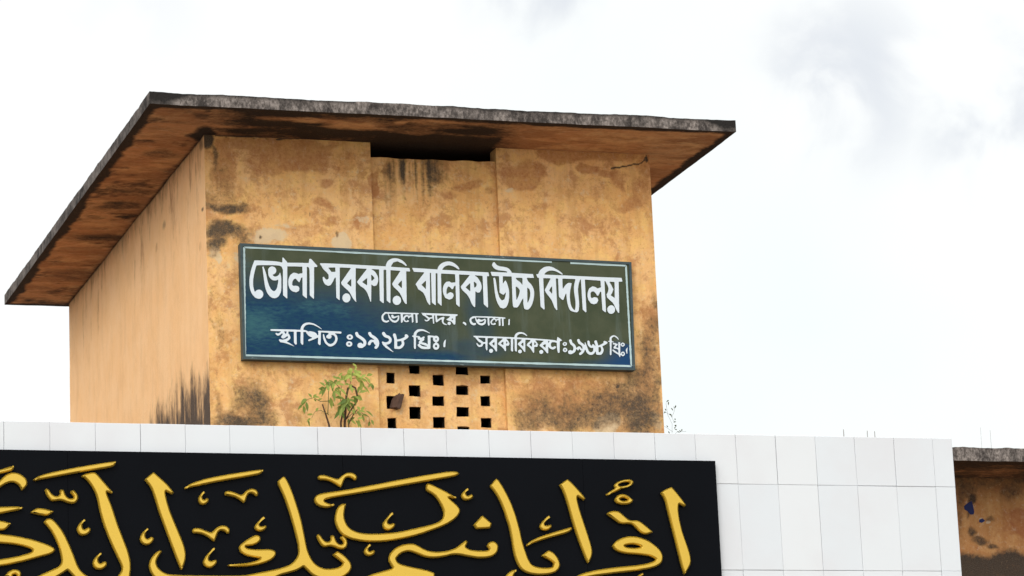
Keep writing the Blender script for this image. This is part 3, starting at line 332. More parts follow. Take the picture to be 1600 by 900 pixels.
 'b9': '8553 8057 -10 -1 -8 -3 -15 -10 -8 -10 -3 -7 -1 -6 0 -6 2 -9 3 -9 5 -7 6 -6 7 -4 8 -4 7 -1 8 1 11 5 2 3 2 3 -1 7 -2 3 -4 2 -5 0 -9 -3 -3 1 -6 3 -4 5 -4 5 -3 7 0 5 2 5 6 6 22 9 2 -2 4 -21 6 -13 6 -10 5 -5 6 -5 6 -4 9 -4 10 -2 7 0 6 1 8 3 9 4 7 6 5 6 2 5 2 6 3 19 -1 3 -5 4 -1 4 -1 2 -3 1 -2 -1 -19 -9 -9 -2 -12 2 -10 7 -6 1 -3 -1 -4 -2 -1 -3 -2 -4 -2 -1 -3 2 -5 11 -1 4 3 1 17 1 7 -1 66 0 7 -1 1 -3 0 -35 1 -18 2 -9 2 -3 3 -2 8 5 3 3 -1 48 0 12 2 2 15 1 14 -1 2 -1 -1 -1 -9 -7 -7 -7 -6 -10 -3 -9 0 -8 4 -8 6 -6 8 -3 11 -1 6 2 8 1 4 2 3 5 0 4 -1 3 -2 3 -3 2 -4 0 -3 -1 -4 -2 -3 -4 -3 -1 -6 1 -5 5 -1 4 2 5 6 9 7 7 6 3 5 -1 5 -6 0 -8 2 -3 2 -1 4 1 2 1 7 10 3 2 5 1 4 -1 1 -2 0 -17 -1 -27 1 -3 3 -1 11 3 2 1 1 1 2 59 0 1 2 2 5 0 2 -1 1 -3 0 -62 1 -1 2 -1 9 2 3 1 2 3 0 37 1 22 3 2 7 0 4 1 4 3 1 2 -2 4 -6 2 -21 3 -37 1 -122 2 -58 -1 -8 0|8746 8043 20 0 4 -1 2 -1 0 0 -8 -1 -12 -5 -2 0 -6 6 0 1|8643 8022 2 0 0 -2 -3 -7 -3 -6 -5 -5 -9 -4 -6 -2 -9 1 -10 4 -4 4 0 1 1 0 9 0 16 4 10 5',
 'b10': '8868 8041 -3 -3 -2 -3 -5 -41 0 -5 2 -3 3 -2 3 0 5 2 3 5 3 42 0 4 -2 3 -4 2',
 'b11': '7065 7959 -12 -3 -9 -3 -12 -7 -8 -7 -9 -11 -5 -9 -4 -10 -1 -12 -3 -2 -19 -1 -36 1 -161 -1 -7 0 -27 -1 -4 0 -3 -3 -3 -4 0 -4 3 -4 5 -3 10 0 46 0 25 -1 1 -1 -2 -2 -10 -9 -8 -4 -5 -1 -11 4 -5 1 -2 -1 -3 -3 -1 -3 0 -3 2 -4 10 -9 8 -3 6 0 5 1 8 4 11 8 7 7 3 1 1 -1 2 -2 0 -4 -11 -15 -2 -4 -1 -3 0 -4 2 -4 3 -3 5 -3 12 -2 5 1 27 21 2 1 3 -5 1 -5 -2 -3 -6 -4 -8 -4 -12 -5 -21 -5 -5 0 -14 4 -5 0 -3 -2 -3 -3 -1 -4 1 -4 5 -6 3 -7 5 -3 23 -2 15 -3 38 -12 39 -14 1 0 2 1 0 3 -15 10 -20 13 -23 11 -2 2 1 2 13 8 9 8 6 8 2 8 -1 10 -7 16 -2 4 -5 3 -2 2 0 15 2 2 12 1 8 -1 19 1 2 -1 2 -1 -1 -91 1 -4 11 -14 2 -1 2 -1 8 3 2 3 1 100 1 4 2 2 21 1 7 -1 3 -2 -1 -30 -1 -10 -1 -50 1 -4 10 -13 2 -2 2 -1 8 3 2 4 3 100 0 3 2 2 8 0 9 0 3 -1 3 -8 13 -17 5 -5 10 -7 16 -6 3 -2 1 -2 -2 -2 -26 -11 -4 -3 -2 -4 0 -4 1 -4 4 -2 6 -1 9 4 34 14 29 14 3 1 1 -3 0 -14 -3 -31 1 -3 5 -5 7 -8 2 -1 3 1 5 4 2 3 1 3 4 75 2 22 1 3 2 1 3 0 57 -3 1 -2 -2 -9 -1 -1 -7 -3 -5 -4 -4 -6 -2 -5 1 -5 1 -5 4 -5 5 -3 6 -3 8 0 10 2 7 4 5 6 2 7 0 5 -3 7 1 2 8 0 6 -1 9 -5 5 -6 2 -6 1 -7 -1 -12 -5 -13 -9 -12 -5 -5 -6 -4 -7 -3 -7 -2 -6 0 -4 1 -8 3 -6 5 -7 7 -5 9 -12 30 -7 25 -2 3 -2 2 -3 0 -2 -1 -2 -2 -1 -3 1 -24 1 -10 6 -21 7 -15 7 -10 8 -8 10 -8 12 -6 10 -1 10 1 11 3 7 4 7 4 8 7 8 8 5 8 6 11 3 8 2 8 1 12 -3 15 -2 7 -4 6 -4 5 -8 6 0 1 1 1 5 1 36 -2 8 1 4 2 3 5 0 6 -3 4 -4 2 -10 1 -108 2 -77 0 -4 -2 -2 -3 0 -5 3 -5 0 -2 -1 -20 -2 -2 -2 -1 -2 1 -10 14 -6 5 -7 5 -8 3 -12 3 -24 4 -5 -1 -5 -4 -2 0 -8 3 -6 5 -11 3 -13 2 -4 1 0 5 3 11 6 9 7 8 6 5 7 3 10 3 9 2 14 0 7 -1 22 -4 9 -4 19 -9 37 -20 3 -1 2 2 0 2 -1 2 -26 20 -22 14 -15 8 -15 5 -17 3 -13 2|6863 7874 16 1 3 -1 0 -3 -2 -9 -2 -4 -2 -2 -2 0 -1 0 -3 8 -7 7 0 2',
 'b12': '7433 7866 -10 -4 -6 -3 -3 -3 -6 -9 -1 -5 0 -5 4 -9 8 -7 5 -2 6 -1 13 0 9 4 5 3 3 4 3 4 2 5 0 9 -4 8 -8 7 -9 4 -5 0|7432 7847 6 1 4 -1 3 -4 -1 -4 -3 -3 -4 -1 -4 0 -3 2 -2 2 -1 3 2 4|7425 7806 -6 -2 -6 -2 -7 -6 -5 -9 -1 -5 0 -6 2 -5 2 -4 4 -4 5 -4 6 -2 7 -1 9 1 9 4 8 6 5 10 0 10 -1 4 -2 4 -8 7 -6 2 -5 2|7426 7787 6 0 4 -2 2 -4 -3 -4 -3 -2 -4 0 -4 0 -3 3 -1 2 0 3 3 3',
 'b19': '8287 7844 -9 -9 -6 -8 -2 -5 -3 -8 -2 -16 -1 -17 3 -5 4 -3 4 0 4 2 2 2 2 4 8 60 0 2 -1 1',
 'b20': '8955 7928 -8 -3 -9 -3 -8 -5 -7 -6 -5 -6 -3 -5 -6 -18 -2 -2 -2 0 -123 2 -222 2 -20 0 -2 -1 0 -2 2 -9 7 -3 9 -3 3 -7 18 -22 9 -8 16 -9 4 -5 0 -2 -1 -2 -4 -5 -7 -3 -7 0 -2 1 -3 2 -11 13 -3 2 -3 -1 -3 -3 0 -4 7 -15 4 -6 6 -5 7 -3 11 0 8 2 7 3 5 4 4 6 5 11 1 2 10 2 5 0 1 -2 1 -21 1 -19 5 -14 2 -3 8 3 1 2 1 2 5 98 2 4 4 1 9 0 25 0 11 0 3 -1 -1 -2 -2 -2 -18 -17 -16 -15 -7 -8 -1 -4 1 -3 13 -13 20 -16 10 -10 7 -10 8 -14 2 -1 3 -1 6 2 2 1 0 2 3 52 0 14 2 44 2 2 2 0 33 0 10 -1 1 -1 0 -1 -22 -19 -16 -16 -5 -7 -2 -5 3 -3 24 -17 17 -14 8 -10 10 -17 3 -2 2 1 4 2 3 4 1 29 2 13 2 1 5 -1 11 0 4 1 3 4 6 13 0 5 -7 15 -5 8 -13 15 0 1 2 1 11 0 20 0 3 -1 1 -2 -4 -95 2 -6 6 -7 2 -2 8 1 1 1 2 2 6 104 1 3 4 1 4 -1 2 -3 -3 -96 3 -4 8 -7 7 1 2 1 1 2 5 102 1 3 3 1 35 -1 3 -1 0 -2 -2 -2 -29 -25 -6 -8 -1 -6 2 -3 11 -10 17 -17 12 -14 14 -21 2 -2 3 0 5 2 1 2 1 2 4 91 2 10 1 1 1 1 10 0 28 -1 2 0 1 -2 -1 -3 -20 -18 -9 -9 -5 -9 -2 -6 2 -3 24 -18 11 -11 8 -12 12 -21 2 -2 3 0 3 1 3 3 2 35 2 14 2 2 5 -2 18 1 3 3 8 17 -1 4 -7 13 -7 10 -8 9 0 1 1 1 4 1 63 -2 3 -1 0 -2 -4 -3 -28 -26 -5 -7 -1 -5 1 -3 20 -15 11 -10 16 -16 17 -22 3 -2 9 2 1 1 1 3 1 47 2 4 1 -1 7 -9 7 -5 11 -4 9 -3 9 1 8 3 13 9 4 5 1 5 -1 4 -3 4 -4 2 -3 0 -4 -1 -12 -7 -3 -1 -8 2 -6 4 -2 7 0 11 3 7 4 7 5 3 7 1 20 -2 12 -2 1 -1 1 -2 -1 -34 3 -32 3 -13 4 -7 3 -2 9 3 2 2 1 3 6 81 1 13 2 3 10 1 2 1 4 6 2 3 -2 3 -36 25 -2 0 -2 -2 -5 -17 -2 -12 -2 -2 -2 -1 -6 2 -8 3 -63 5 -192 8 -86 2 -3 1 0 3 3 8 4 5 13 10 5 2 6 1 15 1 8 -1 11 -4 24 -14 4 0 1 2 0 4 -9 12 -10 7 -9 6 -10 3 -13 3 -7 0|8584 7866 60 -1 1 -2 1 -2 -1 -24 -1 -4 -5 -2 -12 -1 -2 0 -8 8 -17 11 -10 7 -7 7 0 2|9219 7853 7 1 2 -2 -9 -12 -1 -1 -1 3 0 8 1 3|8835 7840 7 -5 2 -4 -3 -5 -5 -4 -2 1 0 2 0 13|8805 7836 2 -1 0 -3 -1 -20 0 -3 -2 -1 -2 1 -13 9 -2 3 2 4|8724 7832 2 0 1 -1 0 -3 -1 -23 -1 -3 -1 -1 -7 5 -8 7 -1 4 2 2 10 9|9092 7838 3 -1 7 -8 2 -2 -2 -4 -7 -6 -3 -2 -1 1 -1 2 0 16|8986 7833 2 0 1 -3 -1 -24 0 -2 -2 -2 -3 2 -9 7 -4 5 -1 2 2 2|9064 7835 2 0 2 -3 -2 -27 0 -3 -2 -1 -2 1 -15 11 -2 3 2 4|9189 7825 2 -1 0 -3 -1 -22 0 -2 -2 -1 -2 1 -14 9 -4 5 2 3|8692 7773 -8 -3 -5 -4 -4 -7 -1 -7 2 -8 4 -6 7 -3 9 0 6 2 6 5 3 6 2 8 -3 7 -4 6 -7 3|8952 7772 -7 -4 -4 -4 -4 -7 0 -7 2 -5 6 -6 6 -2 8 0 6 3 5 6 3 7 1 6 -2 5 -6 6 -6 2|9148 7774 -8 -2 -6 -5 -4 -8 0 -7 2 -7 6 -6 6 -2 9 0 7 3 5 6 4 6 0 8 -3 7 -5 5 -6 2',
 'b21': '9366 7850 -8 -3 -6 -5 -4 -7 0 -7 2 -6 6 -6 8 -3 7 1 8 2 6 6 4 7 0 6 -2 7 -5 5 -9 3|9369 7837 4 -1 2 -4 -3 -4 -4 -2 -4 2 -1 4 2 4|9369 7800 -8 -2 -8 -5 -4 -7 -2 -8 1 -8 4 -6 7 -5 8 -1 9 2 6 4 6 7 2 8 -2 9 -4 6 -7 4|9367 7784 5 0 2 -3 0 -5 -5 -3 -4 1 -2 1 -1 3 1 4',
 'b28': '9944 7816 -12 -15 -3 -5 -1 -6 0 -6 2 -9 5 -15 1 -1 3 -1 2 1 2 3 1 30 5 21 -1 2 -1 2',
 'g01': '3657 5686 -72 -24 -71 -21 -3 -2 -1 -3 0 -16 0 -4 1 -1 2 -1 4 0 50 15 58 15 16 5 6 3 4 4 3 3 3 5 3 8 1 10 0 3 -2 1',
 'g02': '3647 5639 -12 -3 -7 -2 -9 -4 -10 -5 -10 -8 -14 -12 -21 -22 -12 -14 -5 -8 -3 -7 -2 -7 -1 -8 0 -12 1 -4 2 -1 3 2 31 22 18 11 10 6 18 7 9 3 8 1 12 0 11 -2 12 -6 8 -5 8 -7 4 -6 5 -8 7 -15 3 -3 2 0 2 1 18 16 7 9 4 6 3 8 1 8 -1 10 -2 9 -4 8 -6 8 -9 8 -11 8 -11 7 -11 5 -13 4 -11 2 -8 0',
 'g03': '4335 5724 -60 -8 -54 -9 -78 -14 -71 -13 -57 -12 -51 -11 -45 -10 -48 -13 -19 -6 -23 -8 -19 -9 -17 -12 -5 -4 0 -2 0 -3 1 -1 1 -2 3 0 3 0 256 51 49 9 164 29 33 7 19 6 6 4 6 4 6 10 6 13 0 3 -1 1',
 'g04': '3875 5537 -3 -2 -6 -5 -2 -2 -1 -2 1 -6 4 -13 3 -9 6 -11 10 -15 9 -10 6 -5 6 -3 8 -1 7 0 11 1 18 4 14 0 9 -2 9 -2 25 -10 15 -4 13 -2 10 0 9 2 6 2 5 3 7 8 6 9 2 10 1 8 -1 9 -3 8 -5 9 -9 10 -7 6 -7 4 -5 0 -6 -3 -7 -5 -1 -1 -1 -3 1 -4 2 -4 12 -12 4 -5 3 -6 0 -6 -2 -2 -3 -2 -8 -2 -6 -1 -8 2 -6 2 -6 4 -6 6 -5 7 -5 7 -3 9 -3 11 -2 4 -3 3 -4 3 -5 1 -5 0 -7 -1 -4 -2 -1 -2 0 -2 2 -11 0 -6 -1 -5 -2 -4 -4 -4 -6 -4 -7 -2 -7 0 -5 1 -5 2 -5 3 -6 4 -8 8 -18 24 -10 8 -2 1',
 'g05': '3814 5405 -9 -3 -15 -7 -20 -15 -2 -2 0 -3 2 -1 3 -2 51 -12 33 -5 16 1 4 0 16 6 5 3 19 14 2 4 0 2 -4 2 -53 14 -30 4',
 'g06': '3629 5414 -55 -3 -23 -2 -8 -2 -2 -2 -1 -4 -1 -35 1 -5 2 -2 5 0 31 8 91 19 27 7 11 4 7 4 4 3 0 2 0 1 -5 2 -12 3 -22 3',
 'g07': '3546 5321 -14 -1 -1 -1 -2 -3 0 -5 -1 -42 2 -3 2 -2 20 -5 13 -3 13 -1 11 2 7 2 9 6 10 8 21 24 2 3 0 3 -3 1 -31 9 -19 4 -17 3 -13 1',
 'g08': '3505 5235 -2 -1 -2 -1 -1 -3 0 -3 0 -47 1 -4 3 -2 15 -1 96 -6 32 -3 40 -6 35 -8 29 -9 11 -5 11 -6 3 -2 1 -4 -1 -4 -3 -3 -4 -3 -7 -4 -16 -6 -36 -10 -19 -5 -42 -9 -90 -16 -56 -11 -2 -1 -1 -2 -1 -5 0 -33 0 -3 2 -2 5 0 53 11 81 15 54 12 29 7 124 35 37 10 12 5 9 4 7 4 5 4 5 7 4 7 0 2 -1 4 -8 9 -10 7 -16 8 -24 10 -25 9 -37 12 -39 11 -51 11 -32 6 -52 8 -59 6 -35 2',
 'g09': '3652 4999 -8 -2 -8 -3 -14 -8 -9 -8 -13 -14 -2 -2 0 -3 1 -2 4 -2 32 -21 26 -13 5 -1 3 -1 4 3 13 13 6 7 3 5 4 7 1 6 1 8 0 6 -2 6 -4 6 -5 5 -6 3 -7 3 -8 2 -9 0|3657 4967 3 1 4 -1 8 -6 2 -3 0 -2 -2 -3 -7 -5 -3 -2 -3 0 -3 1 -9 8 -2 3 1 2 1 2',
 'g10': '3887 5337 -6 -2 -5 -1 -7 -4 -4 -3 -5 -5 -5 -6 -1 -3 0 -3 2 -3 10 -10 15 -18 12 -15 8 -11 16 -29 17 -37 12 -29 4 -13 5 -18 6 -27 4 -21 3 -18 -1 -11 -2 -7 -4 -8 -5 -7 -8 -7 -10 -7 -22 -10 -52 -23 -44 -21 -72 -37 -9 -5 -1 -2 0 -2 2 0 6 -1 62 0 38 3 31 7 23 8 12 6 43 25 22 14 25 17 4 2 3 -2 5 -4 60 -67 5 -5 3 -1 2 -1 4 1 83 15 7 2 1 2 0 1 -3 2 -38 20 -20 13 -13 12 -13 14 -9 14 -10 20 -5 12 -19 54 -25 61 -13 29 -14 31 -9 16 -10 18 -10 16 -16 21 -20 24 -9 9 -9 7 -9 5 -9 3',
 'g11': '4124 5334 -7 -4 -8 -6 -8 -7 -10 -11 -7 -9 -5 -8 -4 -8 -2 -9 0 -9 1 -7 3 -8 4 -7 5 -6 6 -4 7 -3 8 -2 10 0 7 1 9 3 9 4 8 7 6 6 5 8 2 8 0 6 -3 5 -4 4 -5 2 -3 0 -3 -2 -8 -4 -10 -6 -4 -2 -3 1 -4 2 -3 2 -2 4 -2 5 -1 7 0 6 2 7 7 13 5 7 7 7 1 3 0 3 -2 1 -1 1',
 'g12': '4228 5111 -8 -4 -8 -6 -8 -7 -11 -11 -8 -10 -5 -8 -3 -9 -3 -8 0 -9 1 -8 3 -8 4 -7 7 -6 5 -4 8 -4 8 -1 10 -1 11 2 7 3 8 4 8 6 7 8 5 7 2 6 0 7 -2 5 -4 4 -6 3 -3 0 -4 -1 -19 -11 -3 -1 -3 0 -5 2 -3 3 -3 4 -2 6 0 5 0 7 3 9 2 6 4 6 5 7 7 7 2 4 0 2 -2 1 -1 1',
 'g13': '4173 5647 -22 -5 -18 -5 -11 -6 -11 -6 -4 -3 0 -2 2 -3 12 -5 10 -6 8 -7 10 -10 13 -17 11 -16 14 -25 8 -17 7 -19 6 -19 18 -93 7 -26 10 -39 12 -37 22 -61 22 -52 16 -37 33 -69 11 -25 5 -14 2 -11 0 -10 -2 -8 -3 -6 -6 -10 -12 -16 -27 -31 -23 -27 -47 -61 -2 -3 0 -3 1 -1 6 -1 114 1 3 1 2 4 16 30 11 23 6 15 9 24 4 12 5 17 2 15 4 25 0 32 -1 14 -2 17 -6 30 -6 23 -9 28 -53 141 -12 36 -22 72 -15 44 -19 47 -5 14 -3 11 0 5 1 1 1 1 4 -1 17 -7 7 -2 6 1 5 2 1 2 0 2 -4 6 -33 37 -50 59 -9 11 -11 11 -7 5 -8 3 -8 1',
 'g14': '4590 5654 -4 -3 -52 -43 -3 -4 0 -2 2 -4 17 -20 12 -15 8 -15 8 -17 13 -38 9 -30 10 -38 16 -51 10 -29 56 -158 33 -91 20 -51 10 -23 8 -16 2 -4 3 0 2 1 1 3 15 35 7 20 3 15 2 19 0 14 -4 28 -6 26 -12 35 -19 46 -31 77 -19 48 -11 30 -7 24 -8 29 -9 39 -3 21 0 10 1 3 2 2 2 0 3 -2 29 -15 5 -2 2 0 2 1 6 5 3 5 0 3 -4 5 -29 37 -8 9 -23 22 -49 44 -15 13 -3 1',
 'g15': '4545 5278 -8 -4 -8 -6 -12 -11 -8 -9 -6 -8 -5 -10 -4 -8 -2 -9 -1 -8 2 -9 2 -7 4 -7 6 -6 6 -5 7 -4 7 -1 11 -1 7 1 9 3 10 5 8 7 7 7 4 8 3 8 0 5 -3 5 -4 4 -5 3 -4 0 -3 -1 -18 -11 -4 -1 -3 0 -4 2 -4 3 -2 4 -2 6 0 8 1 6 2 8 3 6 3 5 12 15 1 3 0 2 -1 2 -2 0',
 'g16': '5326 5682 -25 -2 -31 -4 -94 -15 -77 -13 -51 -10 -46 -9 -40 -9 -28 -7 -31 -10 -29 -9 -25 -10 -16 -8 -16 -10 -15 -13 -2 -2 -1 -2 2 -2 1 0 7 1 107 24 101 22 80 15 145 26 59 12 13 5 9 4 7 6 6 7 5 8 1 3 -1 1 -1 1 -3 0',
 'g17': '4931 5530 -5 -3 -8 -6 -7 -7 -6 -7 -6 -8 -4 -7 -2 -7 -2 -7 0 -7 0 -6 3 -7 3 -6 4 -5 5 -4 6 -2 6 -2 7 0 7 2 6 2 6 4 7 6 5 5 3 6 2 6 0 4 -2 5 -3 3 -4 2 -3 0 -2 -1 -13 -8 -4 -1 -3 0 -2 1 -3 2 -2 4 -1 4 -1 5 1 8 2 7 3 5 11 16 0 2 -1 2',
 'g18': '5254 5552 -8 -2 -7 -2 -13 -6 -11 -8 -19 -19 -5 -3 -5 -2 -6 0 -7 2 -34 13 -17 6 -9 2 -14 1 -11 0 -5 -2 -5 -2 -3 -3 -3 -4 -1 -3 0 -5 3 -8 2 -3 2 0 24 -2 14 -2 13 -3 12 -4 13 -7 12 -6 16 -12 16 -12 2 -1 2 0 2 0 1 2 7 11 10 27 6 13 4 6 6 4 5 2 6 1 6 0 6 -1 5 -3 5 -3 10 -10 4 -2 3 0 5 1 2 2 2 3 3 8 0 7 -3 9 -5 7 -6 5 -10 5 -12 3',
 'g19': '5051 5301 -9 -1 -7 -2 -8 -2 -7 -4 -15 -10 -21 -21 -6 -4 -5 -2 -6 0 -11 3 -39 15 -17 6 -13 3 -13 0 -13 -1 -5 -1 -4 -3 -3 -3 -2 -4 -2 -4 1 -5 1 -5 2 -5 2 -2 2 -1 3 -1 18 0 21 -2 14 -3 15 -6 11 -5 13 -8 20 -14 19 -14 3 -1 2 0 1 1 2 2 6 11 12 32 6 12 5 7 7 5 5 2 5 1 9 0 6 -1 5 -3 6 -3 4 -4 8 -8 4 -2 4 0 4 1 3 2 2 2 3 10 1 8 -3 8 -3 6 -3 3 -7 7 -10 5 -10 2',
 'g20': '4992 5150 -5 -2 -16 -13 -23 -23 -10 -11 -9 -13 -7 -13 -5 -11 -3 -8 0 -7 1 -6 3 -7 4 -6 6 -5 6 -4 8 -4 9 -2 7 0 10 2 9 4 9 6 10 8 6 8 4 8 1 5 0 5 -1 5 -3 3 -3 1 -9 -1 -17 -6 -8 -1 -5 2 -5 2 -2 3 -2 5 1 6 2 6 3 8 4 8 11 16 22 26 1 3 0 2 -2 1',
 'g21': '5338 5362 -8 -5 -10 -7 -16 -13 -16 -15 -7 -9 -6 -8 -3 -6 -2 -6 0 -4 1 -5 2 -4 3 -5 4 -3 5 -4 9 -3 8 -2 8 0 9 2 10 4 9 5 8 7 4 6 2 5 1 4 -2 4 -2 2 -3 1 -6 0 -16 -5 -8 0 -5 1 -3 1 -3 3 -1 3 0 3 1 5 3 6 4 6 7 9 8 9 14 13 0 2 0 2 -2 1',
 'g22': '5283 5238 -8 -1 -7 -2 -12 -5 -12 -6 -14 -8 -18 -11 -21 -15 -14 -11 -8 -8 -4 -6 -3 -5 -1 -4 -1 -6 0 -7 2 -5 2 -6 3 -6 4 -5 5 -5 6 -4 13 -8 17 -7 20 -5 17 -3 48 -7 3 0 2 -2 0 -1 -1 -2 -11 -5 -17 -7 -20 -6 -19 -5 -22 -4 -17 -2 -53 -4 -51 -5 -5 -1 -2 -2 0 -3 1 -3 4 -2 5 -1 16 -2 69 0 22 1 23 2 23 3 21 4 19 3 22 6 20 6 22 8 15 7 11 5 11 9 8 6 8 10 5 7 2 6 1 7 -2 8 -3 6 -6 4 -8 5 -15 4 -19 2 -14 0 -11 -1 -53 -1 -36 2 -14 2 -12 2 -8 4 -5 4 -1 3 0 1 1 2 2 1 41 4 8 2 10 4 10 4 9 5 8 6 6 5 6 8 2 6 1 9 -1 6 -4 7 -5 5 -7 3',
 'g23': '5476 5637 -5 -3 -31 -27 -2 -3 0 -2 1 -12 3 -9 3 -11 24 -53 11 -28 15 -44 17 -56 26 -97 17 -71 8 -40 2 -17 2 -20 0 -15 -2 -13 -3 -12 -5 -11 -7 -11 -9 -11 -11 -12 -10 -7 -11 -8 -10 -6 -22 -9 -24 -8 -36 -10 -33 -7 -139 -27 -39 -7 -30 -3 -14 -1 -25 0 -13 -1 -104 -1 -14 1 -85 0 -12 1 -55 -1 -13 1 -64 1 -60 2 -20 2 -18 2 -6 1 -15 5 -16 9 -11 7 -12 11 -9 10 -6 11 -4 10 -2 10 1 11 3 10 3 7 6 11 10 15 11 14 3 4 1 4 0 3 -3 2 -5 2 -6 0 -4 -1 -5 -2 -11 -7 -13 -11 -9 -10 -9 -11 -7 -11 -6 -10 -4 -13 -3 -11 -2 -12 0 -10 3 -16 3 -11 5 -11 6 -11 7 -12 9 -9 8 -8 10 -7 8 -5 9 -4 13 -5 24 -7 22 -4 30 -3 38 -2 37 0 12 -1 52 1 13 0 60 1 12 0 77 2 11 1 29 0 12 1 30 0 12 1 26 0 11 1 26 0 11 0 56 2 10 0 18 1 19 1 35 3 32 7 26 9 6 3 21 11 16 8 27 11 16 5 50 13 31 9 15 6 12 6 13 7 16 10 3 1 3 0 2 -2 8 -8 32 -32 11 -10 7 -4 14 -9 18 -7 19 -6 22 -5 17 -3 19 -1 34 0 11 1 15 3 19 5 14 6 19 10 16 11 9 7 8 8 8 12 5 9 3 8 1 10 0 8 -3 10 -5 12 -7 10 -11 13 -11 12 -22 18 -15 10 -16 10 -5 1 -3 -2 -27 -19 -2 -2 -1 -2 0 -2 2 -2 45 -33 18 -15 3 -4 0 -3 -1 -2 -6 -7 -5 -5 -5 -3 -6 -4 -13 -5 -11 -3 -13 -3 -15 -2 -13 -1 -24 0 -11 1 -14 3 -16 6 -7 2 -10 6 -12 8 -15 13 -13 18 -9 14 -11 24 -7 19 -4 13 -7 33 -13 78 -13 72 -14 59 -13 45 -16 53 -11 35 -16 42 -10 24 -10 22 -9 17 -8 10 -4 3 -4 2 -3 1',
 'g24': '5935 5670 -9 -1 -9 -2 -13 -6 -16 -10 -15 -14 -7 -5 -6 -4 -6 -1 -5 -1 -8 2 -58 18 -12 3 -12 2 -21 0 -9 -2 -4 -3 -4 -4 -4 -5 0 -4 4 -9 2 -3 2 -1 3 -1 24 -1 18 -1 13 -3 13 -3 12 -5 19 -10 21 -12 21 -13 2 -2 2 0 2 1 2 2 7 11 12 27 8 15 5 6 6 4 6 2 5 1 11 0 7 -2 7 -3 6 -3 9 -8 5 -2 4 -1 5 1 2 1 3 3 4 9 0 4 0 4 -1 4 -2 4 -7 9 -9 6 -10 4 -10 2 -9 0',
 'g25': '6655 5689 -29 -3 -53 -8 -136 -23 -173 -33 -169 -34 -131 -25 -102 -18 -86 -12 -30 -6 -17 -4 -12 -5 -8 -4 -9 -7 -7 -8 -3 -9 -2 -9 1 -10 2 -6 2 -5 3 -4 4 -5 10 -8 14 -7 7 -2 11 -3 20 -3 15 0 12 2 6 2 14 6 14 8 2 1 1 2 -1 2 -3 0 -26 4 -14 4 -11 5 -13 8 -1 2 0 1 1 2 3 3 8 5 14 4 26 6 35 7 79 13 119 21 443 82 145 26 34 7 22 6 15 6 5 2 6 6 2 3 0 1 -2 3 -8 6 -7 3 -15 2',
 'g26': '6487 5602 -4 0 -2 -2 -3 -7 -3 -14 -1 -10 1 -7 1 -5 4 -4 6 -5 9 -5 19 -11 8 -6 15 -12 5 -7 10 -13 18 -29 7 -13 4 -11 4 -9 3 -12 3 -11 1 -11 -1 -14 -4 -12 -4 -9 -7 -8 -9 -8 -13 -8 -16 -7 -24 -8 -29 -8 -33 -8 -108 -24 -51 -11 -41 -7 -44 -5 -42 -4 -38 -2 -26 0 -12 -1 -15 0 -22 0 -25 2 -22 3 -19 4 -17 5 -22 10 -11 6 -11 10 -10 9 -8 12 -7 15 -5 14 -3 13 -1 15 0 16 3 19 3 15 8 26 1 5 -1 2 -2 1 -16 0 -9 -2 -9 -3 -7 -5 -8 -7 -7 -9 -5 -9 -4 -9 -4 -13 -3 -11 -4 -17 -1 -14 -1 -14 1 -13 3 -14 4 -13 6 -14 7 -13 8 -12 5 -7 8 -8 13 -10 8 -4 13 -7 17 -7 21 -7 21 -4 37 -7 35 -4 27 -1 25 -1 25 0 10 1 17 0 35 3 39 5 31 5 50 9 81 18 61 17 37 13 49 17 33 12 23 9 27 12 20 10 20 12 16 10 15 12 12 11 7 8 7 10 5 9 4 9 1 11 -2 10 -5 8 -9 13 -11 10 -14 13 -31 27 -3 3 -2 3 2 1 2 0 24 -6 12 -1 7 1 6 1 3 2 1 2 -1 2 -5 3 -48 26 -36 19 -41 20 -31 14 -23 9 -10 2',
 'g27': '6775 5573 -6 -2 -7 -4 -10 -7 -9 -7 -11 -13 -4 -6 -3 -5 -1 -6 0 -5 1 -6 3 -6 3 -4 4 -4 6 -4 6 -2 8 -1 12 0 7 1 9 2 9 5 8 5 5 6 3 6 1 6 -2 3 -3 3 -4 2 -5 1 -4 -1 -15 -7 -5 -1 -4 0 -2 1 -3 3 -2 2 -2 4 -1 3 1 5 1 4 2 5 4 7 13 12 0 2 0 2',
 'g28': '6233 5400 -5 -2 -16 -12 -22 -22 -9 -9 -7 -10 -8 -12 -5 -10 -2 -7 0 -6 1 -7 2 -6 4 -6 4 -4 5 -3 8 -4 8 -2 9 0 8 2 8 3 9 5 8 7 7 7 4 8 2 6 0 4 -2 5 -2 2 -4 0 -6 0 -6 -2 -11 -4 -7 0 -5 1 -4 2 -3 3 -1 4 0 5 2 6 3 8 4 6 11 16 20 23 1 3 -1 2',
 'g29': '6065 5182 -6 -4 -8 -5 -6 -5 -9 -8 -9 -13 -2 -5 -2 -5 0 -6 0 -6 2 -5 3 -6 4 -4 5 -4 6 -2 5 -2 8 0 8 0 7 2 7 3 8 5 6 5 4 6 2 6 0 4 -1 3 -3 3 -4 2 -4 0 -4 -1 -13 -6 -4 -2 -3 1 -2 1 -3 1 -2 3 -2 3 0 5 0 6 2 5 4 8 10 12 2 3 -1 2 -2 1',
